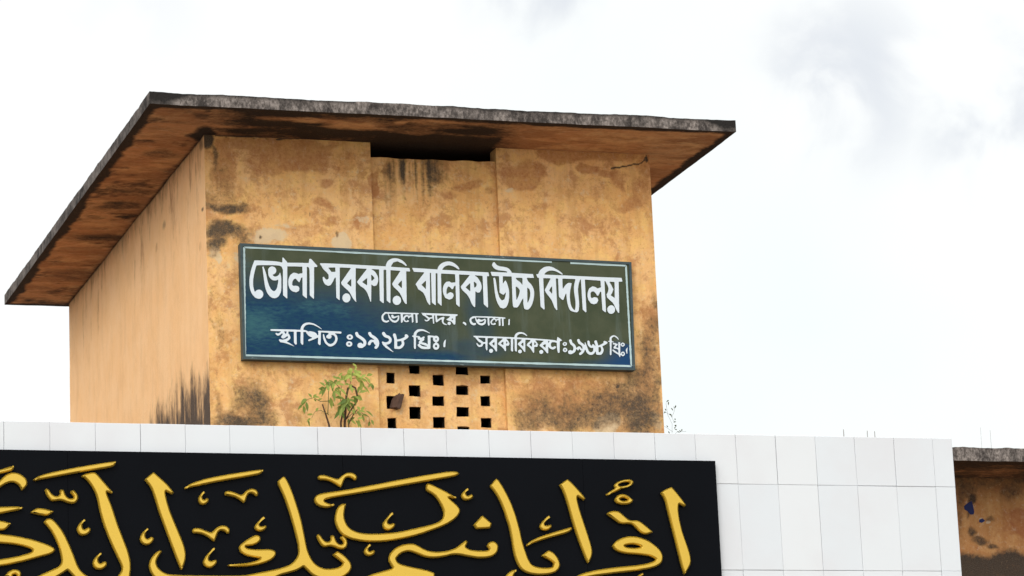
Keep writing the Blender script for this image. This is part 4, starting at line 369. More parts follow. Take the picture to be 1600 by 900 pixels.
 'g30': '5707 5248 -7 -7 -3 -4 0 -7 4 -12 3 -9 6 -12 9 -15 10 -12 5 -4 4 -2 7 -2 8 -1 11 2 19 4 7 0 7 -1 17 -4 21 -9 16 -5 12 -2 10 0 5 0 4 1 8 5 9 7 5 9 3 10 2 9 -1 9 -2 10 -5 9 -7 10 -7 7 -8 4 -5 1 -3 -2 -9 -5 -2 -4 0 -4 2 -4 3 -5 8 -8 3 -4 3 -5 1 -6 -1 -5 -3 -2 -7 -3 -7 -1 -7 2 -7 2 -6 5 -5 4 -5 7 -5 10 -7 23 -4 4 -3 3 -5 1 -5 0 -6 -1 -4 -2 -1 -2 0 -2 1 -18 -1 -4 -1 -4 -4 -5 -6 -4 -7 -2 -6 0 -5 1 -6 2 -5 3 -6 5 -9 10 -11 16 -5 6 -8 8 -3 1',
 'g31': '6867 5385 -3 -2 -5 -5 -53 -54 -2 -2 0 -2 1 -4 14 -19 2 -2 4 -2 85 5 7 1 3 1 1 2 2 3 8 21 1 4 0 4 -4 3 -54 46 -3 2',
 'g32': '6742 5213 -4 -2 -52 -38 -14 -9 -13 -6 -18 -7 -19 -6 -17 -4 -14 -3 -25 -2 -22 -2 -21 0 -28 3 -20 4 -15 5 -14 6 -12 5 -23 14 -22 10 -13 5 -13 2 -21 0 -20 -2 -26 -5 -24 -8 -14 -7 -11 -6 -9 -6 -12 -10 -11 -11 -8 -10 -7 -10 -4 -11 -3 -9 -1 -9 0 -6 1 -9 3 -9 5 -9 17 -27 0 -2 -1 -3 -9 -3 -129 -35 -25 -10 -18 -7 -13 -7 -21 -11 -77 -48 -88 -51 -4 -3 -1 -2 0 -1 3 -1 9 -1 652 2 8 1 2 2 1 6 5 131 0 5 -2 3 -4 2 -22 9 -26 8 -34 7 -66 13 -29 6 -25 6 -22 6 -16 7 -6 4 -5 4 -5 7 -4 11 -1 5 1 3 19 21 13 9 8 5 9 4 13 4 11 3 13 1 14 -1 13 -3 30 -10 48 -19 18 -5 25 -4 15 -1 21 0 35 3 29 5 21 4 29 8 20 3 25 1 28 -3 34 -7 41 -7 29 -4 21 -2 25 0 21 1 21 3 12 2 21 7 9 5 7 4 7 6 6 6 5 7 4 7 3 8 2 10 1 11 0 7 -2 7 -4 6 -4 6 -7 6 -7 4 -6 2 -5 1 -8 -1 -7 -1 -7 -3 -5 -3 -5 -4 -8 -9 -3 -6 -1 -2 0 -3 1 -3 11 -15 1 -3 0 -2 -1 -2 -8 -4 -13 -3 -17 -1 -48 1 -29 3 -20 4 -14 6 -14 9 -2 3 0 3 14 26 1 5 -2 4 -5 4 -3 2',
 'g33': '6980 5642 -3 -1 -2 -2 -38 -42 -3 -4 0 -3 1 -4 23 -29 10 -16 7 -9 9 -18 11 -21 13 -30 14 -38 9 -28 16 -55 8 -30 6 -30 9 -55 8 -75 7 -40 5 -18 6 -18 6 -16 9 -18 7 -11 9 -12 10 -8 11 -8 21 -10 14 -5 21 -5 17 -2 27 -3 20 0 39 2 22 3 19 4 15 5 14 6 9 7 9 8 6 7 5 10 4 9 1 7 0 12 -2 11 -4 12 -7 15 -7 11 -12 15 -7 7 -10 8 -9 4 -13 6 -6 1 -3 0 -3 -2 -42 -30 -2 -3 -1 -2 1 -2 3 -2 35 -17 16 -9 13 -9 11 -10 3 -3 0 -5 -4 -15 -2 -2 -2 -2 -4 -2 -17 -3 -17 -2 -28 0 -26 3 -14 2 -19 5 -9 4 -7 3 -5 4 -8 7 -8 12 -8 16 -4 8 -13 40 -13 41 -11 45 -13 72 -14 59 -8 32 -8 26 -17 51 -11 27 -13 29 -16 33 -22 41 -15 24 -13 20 -9 8 -4 2',
 'g34': '7502 5311 -108 -30 -58 -18 -38 -12 -37 -13 -33 -15 -22 -12 -15 -11 -14 -12 -2 -4 0 -4 2 -3 2 -1 3 0 32 16 19 8 35 12 38 12 46 13 91 24 17 5 17 6 18 9 12 10 4 4 1 3 0 2 -2 9 -3 3',
 'g35': '7351 5387 -6 -3 -11 -7 -23 -17 -15 -15 -7 -9 -7 -10 -3 -6 -2 -4 0 -5 1 -4 2 -5 3 -5 4 -3 5 -3 8 -4 8 -1 12 0 7 1 10 3 10 6 9 7 6 6 2 6 0 4 -1 5 -2 2 -3 1 -5 -1 -6 -1 -13 -3 -10 -1 -3 1 -4 2 -2 2 -1 3 0 5 2 5 7 12 10 12 20 19 1 2 0 2 -1 1',
 'g36': '7494 5644 -6 -3 -48 -32 -3 -2 -1 -4 2 -4 14 -24 6 -15 7 -17 5 -15 16 -56 21 -88 15 -57 18 -63 28 -88 21 -57 10 -26 7 -16 7 -12 2 -2 2 -1 2 1 2 2 13 21 7 13 5 13 3 13 1 8 1 15 -2 17 -4 23 -17 63 -43 144 -11 39 -10 44 -4 23 -1 10 1 11 2 3 2 1 4 -2 31 -19 5 -3 5 0 4 3 5 3 1 2 0 2 -2 5 -28 35 -43 48 -21 22 -12 10 -13 11 -3 1',
 'g37': '7928 5650 -24 -4 -21 -6 -17 -7 -15 -9 -10 -9 -3 -4 -2 -4 0 -4 0 -4 1 -3 4 -6 0 -1 0 -2 -3 -2 -22 -13 -14 -9 -15 -12 -9 -8 -2 -3 0 -2 4 0 13 4 38 14 45 20 4 2 5 4 3 2 27 5 11 3 11 4 12 6 15 9 9 7 3 5 2 3 1 4 0 4 -1 3 -2 3 -3 3 -4 2 -10 4 -14 2|7923 5632 8 1 10 -1 6 -2 3 -3 1 -4 -2 -3 -5 -4 -7 -4 -10 -4 -10 -2 -20 -4 -13 0 -7 1 -6 3 -2 3 0 3 2 3 5 4 7 4 9 3 10 3 11 2',
 'g38': '7882 5546 -8 -1 -6 -2 -5 -3 -6 -4 -10 -9 -12 -17 -1 -3 1 -3 3 -10 6 -7 5 -4 7 -3 7 -2 18 -4 18 -1 20 1 17 3 8 3 7 3 5 3 5 3 7 9 2 5 -1 2 -1 3 -17 16 -7 5 -8 5 -12 6 -16 5 -13 2|7894 5520 10 0 9 -2 15 -7 2 -2 0 -2 -1 -2 -4 -2 -9 -3 -7 -1 -12 -1 -9 3 -13 6 -2 2 -1 2 2 2 4 2 9 4',
 'g39': '7818 5428 -8 -1 -9 -2 -12 -5 -15 -9 -2 -3 0 -2 3 -4 78 -56 12 -5 13 -3 16 -1 20 2 13 0 13 -1 10 -3 7 -4 10 -8 17 -17 14 -16 12 -11 13 -7 10 -4 8 -2 7 0 10 0 9 2 19 6 11 5 3 2 0 3 -2 3 -30 27 -41 32 -16 10 -7 3 -15 4 -13 1 -19 -2 -11 1 -11 3 -7 3 -9 6 -35 31 -14 11 -5 3 -10 5 -11 2 -11 1',
 'g40': '7926 5251 -13 -1 -16 -4 -16 -4 -11 -4 -10 -4 -12 -6 -13 -8 -10 -7 -12 -13 -11 -13 -2 -5 0 -2 2 -3 8 -12 5 -5 10 -8 13 -7 10 -4 14 -4 23 -5 21 -3 27 -2 39 -2 41 -4 35 -4 19 -3 12 -4 7 -3 11 -5 12 -7 3 -3 0 -2 -1 -3 -5 -3 -10 -6 -13 -5 -29 -9 -27 -6 -29 -4 -35 -5 -146 -14 -40 -5 -45 -6 -43 -7 -37 -7 -31 -7 -26 -6 -32 -10 -18 -7 -24 -13 -31 -19 -39 -28 -6 -5 -1 -2 0 -2 5 -1 14 0 18 4 16 6 15 6 34 18 30 11 40 10 57 10 162 20 96 10 49 7 52 8 37 7 20 5 13 4 13 5 10 5 16 9 5 4 7 8 6 8 2 5 4 11 2 11 0 14 -5 16 -7 15 -12 16 -18 18 -21 16 -22 16 -22 11 -24 10 -25 8 -18 5 -20 3 -19 2|7928 5194 27 1 19 -3 11 -3 14 -4 9 -4 2 -3 -1 -1 -2 -1 -12 -2 -20 -3 -17 -1 -29 1 -17 3 -9 2 -9 3 -4 3 -1 2 1 1 3 2 12 3',
 'g41': '8259 5600 -4 -1 -21 -7 -15 -7 -11 -5 -13 -8 -14 -10 -3 -3 0 -3 1 -3 13 -18 6 -12 6 -14 4 -16 92 -444 6 -22 7 -22 5 -14 2 -3 2 0 2 1 2 2 14 19 14 22 8 13 5 10 4 12 3 11 0 9 -2 26 -3 14 -4 20 -13 45 -22 69 -11 42 -5 26 -8 44 -3 32 -2 35 1 17 3 19 1 2 2 2 2 1 2 -1 31 -14 4 -1 4 0 5 3 3 3 1 3 -2 5 -19 27 -24 32 -21 26 -18 21 -11 12 -3 2',
 'g42': '7083 5013 -8 -1 -9 -3 -9 -4 -8 -5 -17 -13 -9 -10 -8 -10 -7 -12 -2 -6 -1 -6 0 -7 1 -6 3 -15 3 -4 2 0 3 0 21 10 11 9 8 9 7 12 8 18 8 16 8 12 8 9 3 3 0 2 -2 2 -6 0',
 'g43': '8010 4993 -11 -3 -12 -6 -11 -8 -6 -7 -5 -11 -4 -17 -4 -24 1 -3 2 -2 4 0 16 0 4 1 2 2 2 3 14 43 6 15 7 14 1 2 -1 1 -2 1',
 'b13': '7495 7889 -5 -2 -4 -4 -2 -3 -1 -4 1 -6 4 -12 3 -7 3 -4 6 -6 27 -16 18 -14 7 -8 2 -8 -2 -7 -1 -2 -2 -1 -2 1 -8 7 -9 3 -7 -1 -11 -3 -7 -7 -4 -7 -1 -9 1 -7 2 -4 4 -5 9 -5 21 -1 7 1 22 15 7 7 3 5 4 9 2 11 -1 9 -1 6 -2 6 -4 6 -12 13 -19 14 -20 12 -6 4 -2 4 -4 12 -3 5 -6 3|7610 7892 -4 -1 -4 -3 -2 -4 -2 -4 0 -7 7 -12 5 -8 7 -7 27 -16 4 -3 1 -3 -11 1 -12 0 -8 -2 -6 -4 -8 -8 -9 -12 -3 -12 1 -6 3 -5 4 -2 5 -1 6 1 4 2 3 3 4 12 6 9 6 2 7 -1 3 -3 8 -15 4 -3 5 -2 1 -1 -9 -12 -3 -4 -1 -6 1 -5 4 -4 4 -2 4 -1 6 1 5 3 12 14 4 7 3 6 3 17 0 8 -1 10 -2 9 -6 11 -11 13 -14 12 -26 15 -3 4 -7 13 -4 4 -4 2|7732 7896 -4 -2 -4 -4 -2 -4 -1 -5 1 -7 10 -15 6 -7 6 -4 7 -3 18 -5 6 -3 5 -6 1 -6 -2 -7 -4 -5 -4 -2 -10 -4 -16 -2 -4 1 -12 5 -4 1 -4 -2 -3 -3 -1 -5 0 -3 4 -5 1 -8 12 -15 10 -10 8 -6 22 -14 20 -11 19 -10 5 -1 1 2 -2 3 -29 29 -21 19 -7 7 -2 2 2 2 15 3 10 4 7 5 5 5 7 12 3 13 -1 9 -2 8 -6 10 -8 7 -6 4 -20 7 -6 3 -2 4 -8 13 -3 4 -6 2|7829 7885 -5 -2 -4 -4 -2 -4 -1 -5 1 -6 7 -20 2 -12 1 -11 -3 -61 1 -5 4 -6 4 -2 3 0 11 1 17 -1 10 1 8 3 12 8 10 9 7 9 4 7 2 7 1 10 -5 19 0 4 2 1 10 5 11 7 14 11 4 5 2 4 0 5 -1 5 -4 6 -9 6 -6 2 -5 0 -5 -3 -4 -5 -1 -6 1 -8 -4 -4 -15 -8 -15 -6 -18 -5 -14 -3 -2 1 -1 2 -3 19 -6 23 -3 4 -4 2 -4 1|7883 7817 6 1 2 -2 2 -17 0 -3 -2 -4 -8 -10 -10 -8 -6 -1 -8 0 -4 1 -1 1 0 3 1 34 3 2',
 'b17': '8057 7929 -11 -2 -7 -2 -8 -5 -7 -5 -9 -9 -8 -11 -3 -9 -3 -14 -2 -1 -8 -1 -3 -4 0 -3 1 -2 9 -4 4 -10 -2 -81 1 -7 2 -3 5 -5 2 -1 6 4 3 3 1 8 4 86 2 3 3 1 7 -1 3 -1 -2 -9 1 -4 2 -3 4 -2 11 -4 1 -1 -1 -3 -7 -7 -3 -6 0 -5 3 -9 -6 -2 -3 -2 -3 -5 -2 -4 1 -5 2 -4 16 -14 6 -4 8 -4 14 -3 11 -1 42 2 13 3 1 2 2 20 1 26 1 7 1 27 1 15 2 3 4 1 11 -1 3 -2 -1 -15 3 -10 3 -4 4 -5 10 -5 1 -2 -9 -6 -5 -4 -4 -5 -3 -6 -2 -8 -1 -8 2 -8 3 -6 4 -6 4 -3 5 -3 5 -1 9 0 4 1 6 2 6 5 5 5 5 9 1 7 0 11 -3 8 -4 7 -6 5 -8 4 1 2 7 4 6 5 4 6 3 6 1 6 0 10 -3 7 -4 7 -7 5 -5 2 -4 1 -10 0 -8 -3 -7 2 -10 1 -34 1 -6 -1 -4 -3 -2 -4 1 -10 -2 -55 -1 -4 -2 -1 -3 1 -4 7 -4 2 -33 6 -2 1 1 2 15 11 5 5 1 5 -2 7 6 11 0 3 -1 3 -3 3 -6 1 -5 -2 -14 -9 -3 -1 -5 0 -4 2 -1 6 -1 2 -2 2 -6 1 -22 2 -2 2 2 9 3 7 5 7 8 8 9 4 16 4 11 1 12 -1 12 -3 12 -4 29 -11 4 0 1 3 -2 3 -27 17 -21 10 -10 3 -13 2|8201 7854 3 0 3 -1 3 -2 1 -4 0 -3 -1 -3 -3 -3 -3 -1 -3 0 -4 1 -2 3 -2 3 1 3 1 3 3 2|8059 7795 2 1 5 -1 47 -14 4 -3 -3 -1 -8 0 -18 1 -9 2 -6 2 -6 5 -7 6|8198 7791 3 0 4 -1 2 -2 1 -3 1 -4 -1 -4 -3 -3 -4 -2 -3 0 -3 1 -3 3 -1 3 0 4 1 4 3 2',
 'b22': '9493 7880 -6 -3 -4 -5 -1 -7 1 -4 7 -17 6 -8 7 -5 17 -10 3 -4 3 -7 2 -5 0 -8 -1 -4 -1 -1 -2 0 -12 17 -5 4 -5 2 -6 0 -7 -3 -7 -4 -6 -6 -2 -1 -6 17 -8 13 -7 6 -10 7 -3 3 -2 5 -3 14 -3 5 -3 2 -4 2 -4 0 -5 -1 -5 -5 -2 -3 -1 -4 0 -4 6 -17 3 -7 4 -7 15 -11 4 -4 4 -9 1 -7 -1 -7 -1 -5 -4 -6 -3 -3 -5 -1 -9 5 -5 1 -5 -1 -5 -1 -5 -3 -3 -2 -3 -4 -2 -5 -1 -4 1 -4 2 -5 2 -4 4 -3 9 -3 10 0 5 1 19 10 8 5 6 5 5 7 9 19 2 0 6 -9 3 -2 3 0 4 1 4 3 4 9 2 -2 8 -9 2 -2 6 -1 1 -2 -4 -6 -16 -12 -3 -6 -1 -4 1 -5 3 -4 5 -2 5 0 5 2 19 15 10 11 9 19 2 2 2 -1 7 -18 9 -12 10 -8 10 -5 8 -1 8 0 7 1 6 3 7 4 9 7 6 8 6 9 1 0 1 -2 0 -17 3 -4 4 -4 6 -2 17 -1 7 0 7 1 8 4 9 9 7 10 5 14 2 8 -1 7 -2 8 -6 14 0 4 3 2 24 12 10 6 8 7 3 5 -1 6 -5 5 -18 6 -6 1 -5 -3 -4 -4 -1 -5 2 -7 -3 -2 -27 -14 -14 -6 -5 -1 -1 3 -4 15 -6 21 -2 3 -5 2 -3 1 -4 -1 -5 -1 -3 -3 -3 -4 0 -4 0 -6 7 -25 0 -8 0 0 -3 3 -9 12 -6 2 -4 0 -4 -2 -2 -4 -3 -7 -1 -1 -2 -1 -7 5 -4 5 -2 10 -2 17 -2 5 -4 3 -4 1 -4 0 -3 -1 -3 -2 -2 -4 -1 -7 2 -25 2 -6 3 -6 4 -4 5 -4 7 -5 5 -2 11 -2 11 3 1 -2 0 -17 -3 -8 -4 -4 -6 -5 -6 -3 -4 -1 -5 2 -6 4 -5 4 -3 4 -6 17 -18 52 -2 5 -3 1 -2 0 -2 -3 -1 -19 -1 -1 -1 -1 -11 11 -18 12 -4 3 -3 5 -6 13 -2 4 -5 2|9692 7812 3 -1 1 -2 4 -15 0 -7 -3 -7 -7 -11 -3 -2 -7 0 -2 2 -1 6 1 32 1 2 2 1',
 'b26': '9822 7923 -8 -2 -8 -3 -9 -6 -6 -5 -5 -7 -3 -7 -1 -20 -2 -2 -10 0 -2 -1 -1 -3 0 -2 2 -2 11 -3 2 -2 -1 -28 1 -8 -4 -72 2 -5 3 -3 3 -1 3 1 3 2 2 3 1 6 7 101 1 2 2 1 13 -1 3 2 1 3 0 3 -3 2 -12 2 -2 2 -2 8 1 8 0 4 2 5 4 5 7 5 6 3 6 0 6 -2 6 -4 13 -10 9 -10 3 -1 1 1 2 1 1 2 -1 4 -5 11 -5 6 -7 6 -13 8 -8 2|9865 7861 -2 -1 -1 -3 -2 -44 -1 -2 -1 -1 -10 3 -9 2 -1 2 1 2 13 12 4 6 1 2 0 4 -2 4 -5 1 -6 -1 -4 5 -3 1 -10 1 -13 -2 -3 -3 -2 -4 0 -4 4 -2 16 -2 3 -1 -1 -2 -10 -11 -4 -6 -2 -5 1 -6 2 -3 4 -2 5 -1 17 -1 5 -2 8 -5 1 -2 1 -2 0 -16 -1 -5 -2 0 -1 0 -9 6 -31 22 -5 1 -3 -2 -3 -3 -1 -4 1 -3 1 -2 14 -12 17 -11 23 -13 1 -2 3 -7 4 -9 2 -1 2 -1 3 2 1 1 2 11 3 5 2 0 6 -6 5 -3 5 -1 6 1 6 3 5 5 4 7 1 6 -1 8 -3 7 -6 5 -7 2 -7 -1 -7 -3 -5 -6 -5 -10 -1 4 0 20 2 45 2 7 0 1 1 -1 4 -7 4 -4 7 -3 7 0 7 2 7 6 3 6 1 8 -1 6 -5 6 -6 3 -7 1 -6 -1 -7 -4 -5 -5 -4 -8 -1 3 0 14 -1 2 -3 1|9902 7846 5 0 3 -4 -1 -5 -3 -3 -4 0 -2 0 -3 4 1 5 1 2|9898 7764 2 1 3 0 2 -2 2 -3 -1 -5 -1 -3 -3 -2 -3 0 -2 1 -3 3 0 6',
}
GMARKS = set('g01 g03 g04 g05 g06 g07 g11 g12 g15 g16 g17 g18 g19 g20 g21 g24 g27 g28 g29 g30 g31 g34 g35 g37 g38 g39 g42 g43'.split())
SAPLING_STEMS = [([(7.291, 6.821), (7.293, 7.028), (7.297, 7.148), (7.306, 7.269), (7.33, 7.335), (7.359, 7.358), (7.386, 7.336), (7.4, 7.271), (7.405, 7.227), (7.37, 7.183), (7.329, 7.127), (7.299, 7.067)], 0.011, 1), ([(7.253, 6.821), (7.254, 7.039), (7.268, 7.121), (7.285, 7.143)], 0.01, 1), ([(7.175, 6.82), (7.154, 7.026), (7.124, 7.101), (7.093, 7.188)], 0.01, 1), ([(7.33, 6.822), (7.326, 7.029), (7.362, 7.106), (7.396, 7.15)], 0.006, 1), ([(7.306, 7.258), (7.336, 7.341), (7.355, 7.424), (7.362, 7.468)], 0.004, 0), ([(7.129, 7.102), (7.144, 7.227), (7.142, 7.337), (7.138, 7.375)], 0.004, 0), ([(7.138, 7.211), (7.077, 7.21), (7.012, 7.235), (6.956, 7.218), (6.917, 7.174)], 0.0035, 0), ([(7.295, 7.094), (7.276, 7.203), (7.268, 7.301), (7.281, 7.367)], 0.004, 0), ([(7.299, 7.067), (7.362, 7.122), (7.434, 7.124), (7.494, 7.087), (7.504, 7.043)], 0.0035, 0), ([(7.14, 7.091), (7.075, 7.133), (7.019, 7.116), (6.985, 7.061)], 0.003, 0), ([(7.355, 7.424), (7.417, 7.436), (7.483, 7.415), (7.526, 7.361)], 0.003, 0), ([(7.268, 7.301), (7.215, 7.366), (7.166, 7.386)], 0.003, 0), ([(7.302, 7.149), (7.243, 7.191), (7.208, 7.147)], 0.003, 0)]
SAPLING_LEAVES = [(7.356, 7.451, 5, 200, 0.95, 80, 0.6, 0.088), (7.395, 7.446, 5, 160, 0.9, 10, 0.6, 0.083), (7.334, 7.434, 4, 150, 0.95, 190, 0.5, 0.083), (7.427, 7.414, 4, 120, 0.75, -30, 0.7, 0.078), (7.472, 7.415, 3, 90, 0.6, -10, 0.6, 0.073), (7.526, 7.361, 2, 40, 0.2, -110, 0.3, 0.073), (7.249, 7.388, 4, 180, 0.65, 120, 0.5, 0.073), (7.204, 7.365, 5, 200, 0.45, 170, 0.6, 0.073), (7.165, 7.37, 4, 160, 0.35, 200, 0.6, 0.068), (7.126, 7.342, 4, 160, 0.4, 200, 0.5, 0.073), (7.143, 7.364, 3, 120, 0.3, 60, 0.4, 0.062), (7.102, 7.297, 2, 70, 0.35, 190, 0.4, 0.073), (7.161, 7.244, 2, 50, 0.5, -60, 0.3, 0.104), (7.185, 7.299, 3, 100, 0.6, -40, 0.5, 0.073), (7.225, 7.322, 4, 160, 0.6, -60, 0.6, 0.073), (7.281, 7.356, 3, 140, 0.7, 100, 0.5, 0.073), (7.33, 7.335, 3, 120, 0.75, -10, 0.5, 0.068), (7.412, 7.293, 2, 50, 0.35, -15, 0.4, 0.073), (7.288, 7.236, 5, 160, 0.3, -110, 0.6, 0.094), (7.27, 7.192, 4, 120, 0.35, -110, 0.6, 0.088), (7.326, 7.215, 4, 140, 0.4, -60, 0.6, 0.083), (7.366, 7.248, 3, 100, 0.45, -20, 0.5, 0.073), (7.241, 7.147, 3, 90, 0.3, -100, 0.5, 0.083), (6.956, 7.218, 3, 80, 0.4, -120, 0.6, 0.078), (7.006, 7.235, 3, 140, 0.5, 60, 0.3, 0.062), (6.917, 7.174, 2, 50, 0.35, -110, 0.4, 0.068), (7.055, 7.209, 2, 120, 0.5, 90, 0.3, 0.052), (6.985, 7.061, 2, 50, 0.35, -110, 0.3, 0.052), (7.019, 7.11, 2, 100, 0.4, 120, 0.3, 0.052), (7.407, 7.129, 4, 140, 0.55, 30, 0.5, 0.068), (7.451, 7.119, 3, 90, 0.5, -30, 0.6, 0.068), (7.499, 7.065, 2, 40, 0.4, -100, 0.3, 0.062), (7.362, 7.106, 3, 120, 0.45, 60, 0.5, 0.062), (7.338, 7.067, 3, 120, 0.4, -20, 0.6, 0.068), (7.382, 7.057, 3, 100, 0.5, -40, 0.6, 0.068), (7.391, 7.49, 3, 160, 1.0, 60, 0.3, 0.052), (7.442, 7.354, 2, 90, 0.6, -70, 0.6, 0.068), (7.222, 7.421, 2, 90, 0.6, 100, 0.3, 0.052)]
WEED_STEMS = [[(10.207, 6.869), (10.215, 7.009), (10.232, 7.094), (10.207, 7.178), (10.208, 7.291)], [(10.215, 7.009), (10.176, 7.048), (10.16, 7.07)], [(10.232, 7.094), (10.212, 7.161), (10.162, 7.205)], [(10.211, 7.139), (10.25, 7.207), (10.253, 7.247)], [(10.214, 6.981), (10.263, 7.016), (10.358, 7.029)]]
WEED_LEAVES = [(10.208, 7.291), (10.201, 7.279), (10.222, 7.223), (10.246, 7.241), (10.161, 7.188), (10.167, 7.2), (10.2, 7.15), (10.208, 7.184), (10.226, 7.094), (10.245, 7.111), (10.231, 7.071), (10.17, 7.048), (10.251, 7.021), (10.263, 7.016), (10.31, 7.017), (10.241, 7.049), (10.181, 7.026)]
RODS = [(12.867, 7.549, 0.001, 0.0042), (13.113, 7.541, 0.001, 0.004), (13.189, 7.536, 0.002, 0.004), (14.307, 7.594, 0.005, 0.0014), (14.408, 7.57, 0.005, 0.0018)]

# ------------------------------------------------------------------ school building (its roof carries the stair house)
school = thing('school_building', (10, YF, 0), 'ochre school block with stained concrete roof edge, right of the white tiled wall', 'building')
u, z, q = panel(12.2, 14.2, 5.3, 6.718, su=.016, sz=.014)
G_ = np.clip((6.03 + .10 * (fbm(u * 4, z * 0 + 3, 4) - .5) * 2 - z) / .09 + .5, 0, 1)          # ragged black band along the foot of the plaster
G_ = np.maximum(G_, .55 * np.clip((z - 6.46) / .2, 0, 1))  # deep shade under the roof edge painted into the wall top
G_ = np.maximum(G_, blob_mask(u, z, ST['school_g'], .05, 6.))
Rr = blob_mask(u, z, ST['school_r'], .06, 5.)
Bb = blob_mask(u, z, ST['school_b'], .03, 9.)
V = np.stack([u, np.full_like(u, YF), z], 1).tolist(); F = q.tolist(); S = np.stack([Rr, G_, Bb], 1)
def addq(V, F, S, quads):
    for qd in quads:
        i = len(V); V += [list(p) for p in qd]; F.append([i, i + 1, i + 2, i + 3]); S = np.vstack([S, np.zeros((4, 3))])
    return V, F, S
V, F, S = addq(V, F, S, [[(-8, YF, 0), (12.2, YF, 0), (12.2, YF, 6.718), (-8, YF, 6.718)], [(14.2, YF, 0), (28, YF, 0), (28, YF, 6.718), (14.2, YF, 6.718)],
    [(12.2, YF, 0), (14.2, YF, 0), (14.2, YF, 5.3), (12.2, YF, 5.3)], [(28, YF, 0), (28, 36, 0), (28, 36, 6.718), (28, YF, 6.718)],
    [(-8, 36, 0), (-8, YF, 0), (-8, YF, 6.718), (-8, 36, 6.718)], [(28, 36, 0), (-8, 36, 0), (-8, 36, 6.718), (28, 36, 6.718)]])
mesh_obj('wall', V, F, M_school, school, attrs={'stain_lighting': S})

def slab(name, x0, x1, y0, y1, z0, z1, step, parent, soffit_stain_shade, amp, fine_x=None, xs=None):
    """concrete slab with worn, slightly uneven edges; soffit painted, edge and top bare"""
    X = xs if xs is not None else lines(x0, x1, step, ()); Y = lines(y0, y1, step * 1.6, ()); Z = np.linspace(z0, z1, 5)
    V = []; F = []; S = []; Mi = []
    def patch(P, nu, nv, mi, st, flip):
        i0 = sum(len(a) for a in V); V.append(P); S.append(st)
        I, J = np.meshgrid(np.arange(nv - 1), np.arange(nu - 1), indexing='ij'); k = (I * nu + J).ravel() + i0
        a = np.stack([k, k + 1, k + nu + 1, k + nu], 1)
        F.append(a[:, ::-1] if flip else a); Mi.append(np.full(len(a), mi))
    gx, gy = np.meshgrid(X, Y); gx, gy = gx.ravel(), gy.ravel()
    patch(np.stack([gx, gy, np.full_like(gx, z0)], 1), len(X), len(Y), 0, soffit_stain_shade(gx, gy), True)
    patch(np.stack([gx, gy, np.full_like(gx, z1)], 1), len(X), len(Y), 1, np.zeros((len(gx), 3)), False)
    for yy, fl in ((y0, False), (y1, True)):
        a, b_ = np.meshgrid(X, Z); a, b_ = a.ravel(), b_.ravel()
        g = np.clip(.75 - (z1 - b_) / (z1 - z0) * 1.1, 0, 1) * .9 * (fbm(a * 1.3, a * 0, 3) > .42) + np.clip((x0 + .35 - a) / .3, 0, .6) + np.clip((a - x1 + .3) / .3, 0, .6)
        patch(np.stack([a, np.full_like(a, yy), b_], 1), len(X), len(Z), 1, np.stack([g * 0, g, g * 0], 1), fl)
    for xx, fl in ((x0, True), (x1, False)):
        a, b_ = np.meshgrid(Y, Z); a, b_ = a.ravel(), b_.ravel()
        g = np.full_like(a, .45)
        patch(np.stack([np.full_like(a, xx), a, b_], 1), len(Y), len(Z), 1, np.stack([g * 0, g, g * 0], 1), fl)
    V = np.concatenate(V); x, y, z = V.T
    edge = np.minimum.reduce([np.abs(x - x0), np.abs(x - x1), np.abs(y - y0), np.abs(y - y1)]) < .03
    top = z > z1 - 1e-4
    d = (fbm(x * 5 + 3, y * 5, 4) - .5) * 2
    d2 = (fbm(x * 16, y * 16 + z * 7, 3) - .5) * 2
    V[:, 2] += np.where(edge, np.where(top, amp * 1.5 * d + amp * .7 * d2, amp * .55 * d), amp * .3 * d * (~top))
    V[:, 1] += np.where(edge & (np.abs(y - y0) < 1e-4), amp * .6 * d2, 0)
    return mesh_obj(name, V, np.concatenate(F).tolist(), None, parent, attrs={'stain_lighting': np.concatenate(S)}, mats=[M_soffit, M_conc], fmat=np.concatenate(Mi))
def school_soffit(x, y):
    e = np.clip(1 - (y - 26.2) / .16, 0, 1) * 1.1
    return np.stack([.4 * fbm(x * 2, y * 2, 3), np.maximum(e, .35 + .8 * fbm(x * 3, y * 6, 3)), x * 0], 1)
xs = np.concatenate([np.linspace(-8.6, 12, 200), np.linspace(12.03, 14.2, 110), np.linspace(14.4, 28.6, 80)])
slab('roof', -8.6, 28.6, 26.2, 36.4, 6.718, ZR, .3, school, school_soffit, .009, xs=xs)
scrap = MB()
for poly in PAINT_POLY:
    i = len(scrap.v); scrap.v += [(x, YF - .004, z) for x, z in poly] ; scrap.f.append(tuple(range(i, i + len(poly)))); scrap.m.append(0)
    for k in range(len(poly)):
        a, c = poly[k], poly[(k + 1) % len(poly)]; scrap.quad((a[0], YF - .0005, a[1]), (c[0], YF - .0005, c[1]), (c[0], YF - .004, c[1]), (a[0], YF - .004, a[1]))
scrap.build('paint_patch', M_blue, school)['label'] = 'small torn patch of dark blue on the ochre wall'

